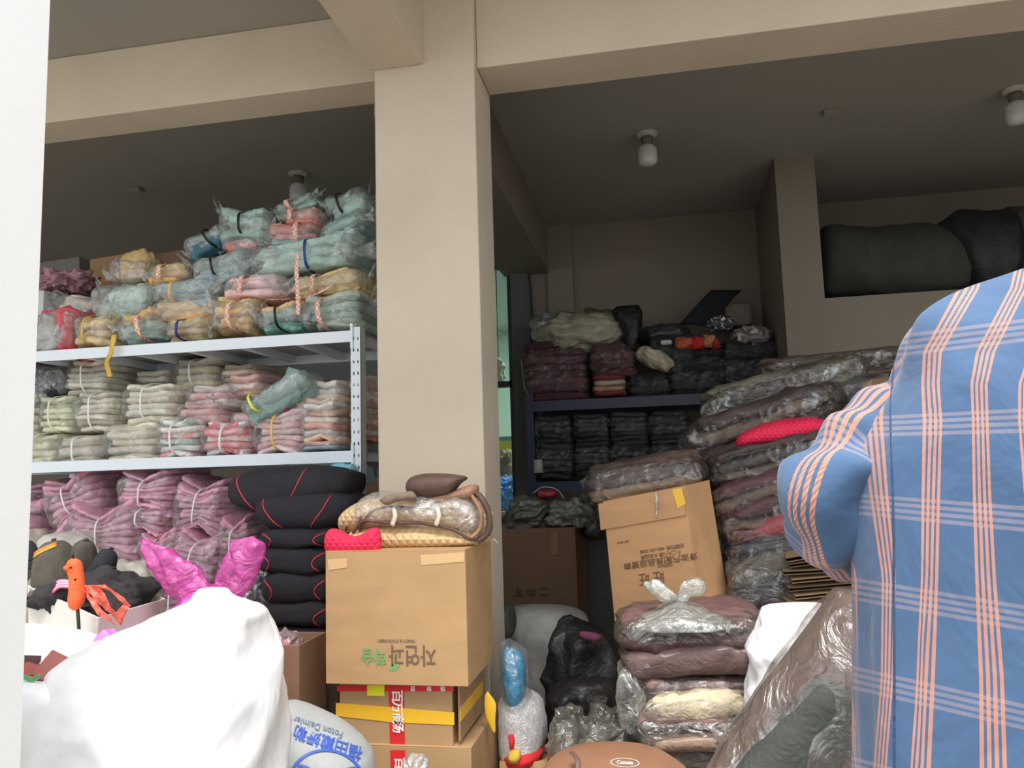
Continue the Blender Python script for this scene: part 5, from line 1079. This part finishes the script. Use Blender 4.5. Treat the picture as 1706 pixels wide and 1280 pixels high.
# plaid cloth: u, v in check units
def plaid():
    m, nt, b = new_mat('plaid_cloth'); uvn = nt.nodes.new('ShaderNodeUVMap'); uvn.uv_map = 'uv'; sep = nt.nodes.new('ShaderNodeSeparateXYZ'); nt.links.new(uvn.outputs[0], sep.inputs[0])
    def M(op, a, b_=None, c=None):
        n = nt.nodes.new('ShaderNodeMath'); n.operation = op
        for i, x in enumerate((a, b_, c)):
            if x is None: continue
            if isinstance(x, (int, float)): n.inputs[i].default_value = x
            else: nt.links.new(x, n.inputs[i])
        return n.outputs[0]
    def band(co, hw, nl):
        d = M('SUBTRACT', M('FRACT', M('ADD', co, .5)), .5)       # distance from the nearest band centre
        inb = M('LESS_THAN', M('ABSOLUTE', d), hw)
        ln = M('GREATER_THAN', M('COSINE', M('MULTIPLY', d, 2*math.pi*(nl-1)/(2*hw)*.98 if nl % 2 else 2*math.pi*nl/(2*hw))), -.05) if nl % 2 else M('LESS_THAN', M('COSINE', M('MULTIPLY', d, 2*math.pi*nl/(2*hw))), .25)
        return M('MULTIPLY', inb, ln)
    u, v = sep.outputs[0], sep.outputs[1]
    bu, bv_ = band(u, .20, 4), band(v, .145, 4)
    tw = M('GREATER_THAN', M('SINE', M('MULTIPLY', M('ADD', M('MULTIPLY', u, 1.0), M('MULTIPLY', v, 1.5)), 150)), -.25)
    tw2 = M('GREATER_THAN', M('SINE', M('MULTIPLY', M('ADD', M('MULTIPLY', u, 1.0), M('MULTIPLY', v, -1.5)), 150)), .0)
    base = ramp(nt, noise(nt, 9, 4), [(.3, rgb((84, 120, 166), .51)), (.7, rgb((92, 130, 176), .51))])
    def mix(f, a, col):
        x = nt.nodes.new('ShaderNodeMix'); x.data_type = 'RGBA'; nt.links.new(f, x.inputs[0]); nt.links.new(a, x.inputs[6]); x.inputs[7].default_value = col; return x.outputs[2]
    c1 = mix(M('MULTIPLY', bv_, M('ADD', M('MULTIPLY', tw2, .35), .42)), base, rgb((180, 168, 184), .54))
    c2 = mix(M('MULTIPLY', bu, M('ADD', M('MULTIPLY', tw, .62), .33)), c1, rgb((240, 158, 116), .74))
    nt.links.new(c2, b.inputs['Base Color']); b.inputs['Roughness'].default_value = .85; b.inputs['Sheen Weight'].default_value = .15
    bump(nt, b, noise(nt, 8, 4, .8), .5, .02); return m
PL = plaid()
yl = [300, 480, 587, 640, 700, 822, 962, 1130, 1280, 1600]
V1 = [1660, 1617, 1553, 1551, 1556, 1551, 1546, 1537, 1528, 1515]
V2 = [1740, 1697, 1642, 1631, 1633, 1636, 1642, 1652, 1655, 1660]
V0 = [1540, 1500, 1468, 1460, 1452, 1464, 1481, 1478, 1466, 1455]
HL = [430, 578, 709, 845, 993, 1145, 1300, 1460]; HR = [405, 550, 700, 865, 1030, 1195, 1360, 1520]
def uv_of(px, py):
    v1, v2, v0 = np.interp(py, yl, V1), np.interp(py, yl, V2), np.interp(py, yl, V0)
    u = np.where(px < v1, (px-v0)/(v1-v0), 1+(px-v1)/(v2-v1))
    out = np.empty(len(px))
    for i in range(len(px)):
        t = (px[i]-1490)/216.0; hs = [a+(b-a)*t for a, b in zip(HL, HR)]; out[i] = np.interp(py[i], hs, range(8), left=(py[i]-hs[0])/140, right=7+(py[i]-hs[7])/150)
    return np.stack([u, -out], 1)
xc = 1900
prof = [(1700, 1440, 1.0), (1500, 1434), (1280, 1426), (1140, 1423), (1000, 1421), (900, 1418), (830, 1419), (760, 1430), (700, 1455), (650, 1484), (600, 1499), (560, 1508), (530, 1526), (505, 1562), (485, 1606), (468, 1655), (450, 1706), (436, 1750), (424, 1790), (416, 1816)]
rows = []
for p in prof:
    y, xl_ = p[0], p[1]; w_ = xc-xl_; ds = np.interp(y, [416, 450, 505, 560, 650, 900, 1700], [.42, .48, .58, .78, .95, 1.0, 1.05]); rows.append((xl_, y, xc+w_, y+(12 if y < 600 else 0), ds))
P, F, nr_ = loft(rows, YQ, .22, n=120, k=7, e=.85, amp=0.0)
P = P.reshape(nr_, 120, 3)
for i in range(nr_):      # soft vertical drape folds, stronger towards the hem
    hh = i/(nr_-1); cen = P[i].mean(0); d = P[i]-cen; r_ = np.linalg.norm(d, axis=1)[:, None]; q = np.arange(120)/120*2*math.pi
    fold = (.0045*np.sin(q*7+1.0+hh*2.2)+.003*np.sin(q*13-hh*5))*(1-hh)**.6+.0015*np.sin(q*5+hh*14)
    P[i] = P[i]+d/r_*fold[:, None]
P = P.reshape(-1, 3); px, py = proj(P)
UV = uv_of(px, py); front = P[:, 1] <= YQ+1e-6
Q = UV.reshape(nr_, 120, 2); Pr = P.reshape(nr_, 120, 3)
for i in range(nr_):      # the far side goes on by arc length from the side seams
    for j in range(61, 61): pass
    j0, j1 = 60, 119
    # ring: j 0 = right edge?  the section starts at the B side and runs away from the camera first
    ys_ = Pr[i, :, 1]; far = [j for j in range(120) if ys_[j] > YQ+1e-6]
    ends = (far[0]-1) % 120, (far[-1]+1) % 120; ua, ub = Q[i, ends[0], 0], Q[i, ends[1], 0]
    s_ = ua; prev = Pr[i, ends[0]]
    for j in far:
        s_ += np.linalg.norm(Pr[i, j]-prev)/.05; prev = Pr[i, j]; Q[i, j, 0] = s_
shirt = mk('shirt', P, F[:-2], PL, per, uv=Q.reshape(-1, 2), inv=pi_)
bvs = BVHTree.FromPolygons([Vector(p) for p in P], F[:-2]); q = []
for x, y in catmull([(1490, 610, 0), (1484, 680, 0), (1487, 800, 0), (1489, 900, 0), (1489, 1000, 0), (1490, 1150, 0), (1490, 1290, 0), (1492, 1450, 0)], 5) and [(p[0], p[1]) for p in catmull([(1490, 610, 0), (1484, 680, 0), (1487, 800, 0), (1489, 900, 0), (1489, 1000, 0), (1490, 1150, 0), (1490, 1290, 0), (1492, 1450, 0)], 5)]:
    hh_ = bvs.ray_cast(Vector(CAMP), Vector(ray(x, y)).normalized())
    if hh_[0] is not None: q.append(np.array(hh_[0]))
if len(q) > 3: v, f = tube(q, .0009, 6); mk('side_seam', v, f, fabric((66, 96, 140), .5), per, inv=pi_)
# sleeves
def sleeve(nm, st, seed, u0, ku=13.0, kv=9.0, amp=.006):
    pts = catmull([s_[:3] for s_ in st], 10); rad = [s_[0] for s_ in catmull([(s_[3], 0, 0) for s_ in st], 10)]
    n = 72; V, F = tube(pts, rad, n); V = np.array(V); C_ = np.repeat(np.array(pts), n, axis=0); N = (V-C_)/np.repeat(np.array(rad), n)[:, None]
    L_ = np.concatenate([[0], np.cumsum([np.linalg.norm(pts[i+1]-pts[i]) for i in range(len(pts)-1)])])
    el_ = L_[-1]*.5
    ll = np.repeat(L_, n); a = np.tile(np.arange(n)/n*2*math.pi, len(pts))
    cr = np.exp(-((ll-el_)/.075)**2)          # elbow creases
    disp = amp*(np.sin(ll*150+3*np.sin(a+seed))*.8*cr + wob(V, 16, seed, True)*.75 + .5*np.sin(ll*46+2*np.sin(a*2+1)))
    V = V+N*disp[:, None]
    uv = np.stack([a*.055*ku+u0+.1*np.sin(ll*18), ll*kv+.12*np.sin(a)], 1)
    return mk(nm, V, F, PL, per, uv=uv, inv=pi_)
K_ = .00051
sleeve('sleeve', [(*at(1590, 645, YQ+.06), 62*K_), (*at(1525, 700, YQ+.055), 84*K_), (*at(1462, 748, YQ+.04), 92*K_), (*at(1410, 795, YQ+.025), 90*K_), (*at(1388, 838, YQ+.02), 82*K_), (*at(1402, 880, YQ+.04), 76*K_), (*at(1440, 922, YQ+.08), 70*K_), (*at(1500, 965, YQ+.12), 64*K_)], 3, .80, 10, 15, .0068)
mr = lambda px_, py_, Y_: (2*PX-at(px_, py_, Y_)[0], Y_, at(px_, py_, Y_)[2])
sleeve('sleeve', [(PX+.11, YQ, zsh-.07, .04), (PX+.155, YQ-.0, zsh-.09, .055), (PX+.20, YQ+.01, zsh-.18, .055), (PX+.23, YQ+.02, zsh-.28, .05), (PX+.24, YQ+.03, zsh-.35, .047), (PX+.24, YQ+.07, zsh-.43, .044), (PX+.23, YQ+.11, zsh-.50, .04), (PX+.22, YQ+.14, zsh-.55, .036)], 9, .2)
cuff = solid((205, 205, 210), 1)
P, F, _ = loft([(1806, 428, 1994, 440, 1.0), (1800, 414, 2000, 426, 1.05), (1802, 398, 1998, 408, 1.05), (1812, 384, 1988, 394, 1.0)], YQ, .10, n=40, amp=.001); mk('collar', P, F[:-2], PL, per, uv=np.stack([P[:, 0]*12, P[:, 2]*9], 1), inv=pi_)
# trousers and shoes
tr = fabric((52, 54, 62), 1.1, .8)
skin_body('trousers', [(0, 0, zhip+.06), (0, 0, zhip-.04), (-.105, 0, zhip-.12), (-.112, 0, .5), (-.12, -.015, .12), (.105, 0, zhip-.12), (.112, 0, .5), (.12, -.015, .12)], [(0, 1), (1, 2), (2, 3), (3, 4), (1, 5), (5, 6), (6, 7)], [(.155, .115), (.155, .12), .105, .075, .062, .105, .075, .062], tr, per)
for sx in (-1, 1):
    P, F = lump(.10, .28, .10, 5, 32, 16, ev=.6, eh=.7, amp=.002); P[:, 2] *= np.where(P[:, 1] > .02, .7, 1); mk('shoe', P+np.array([sx*.12, .05, 0]), F, solid((60, 58, 56), 1, .5), per)
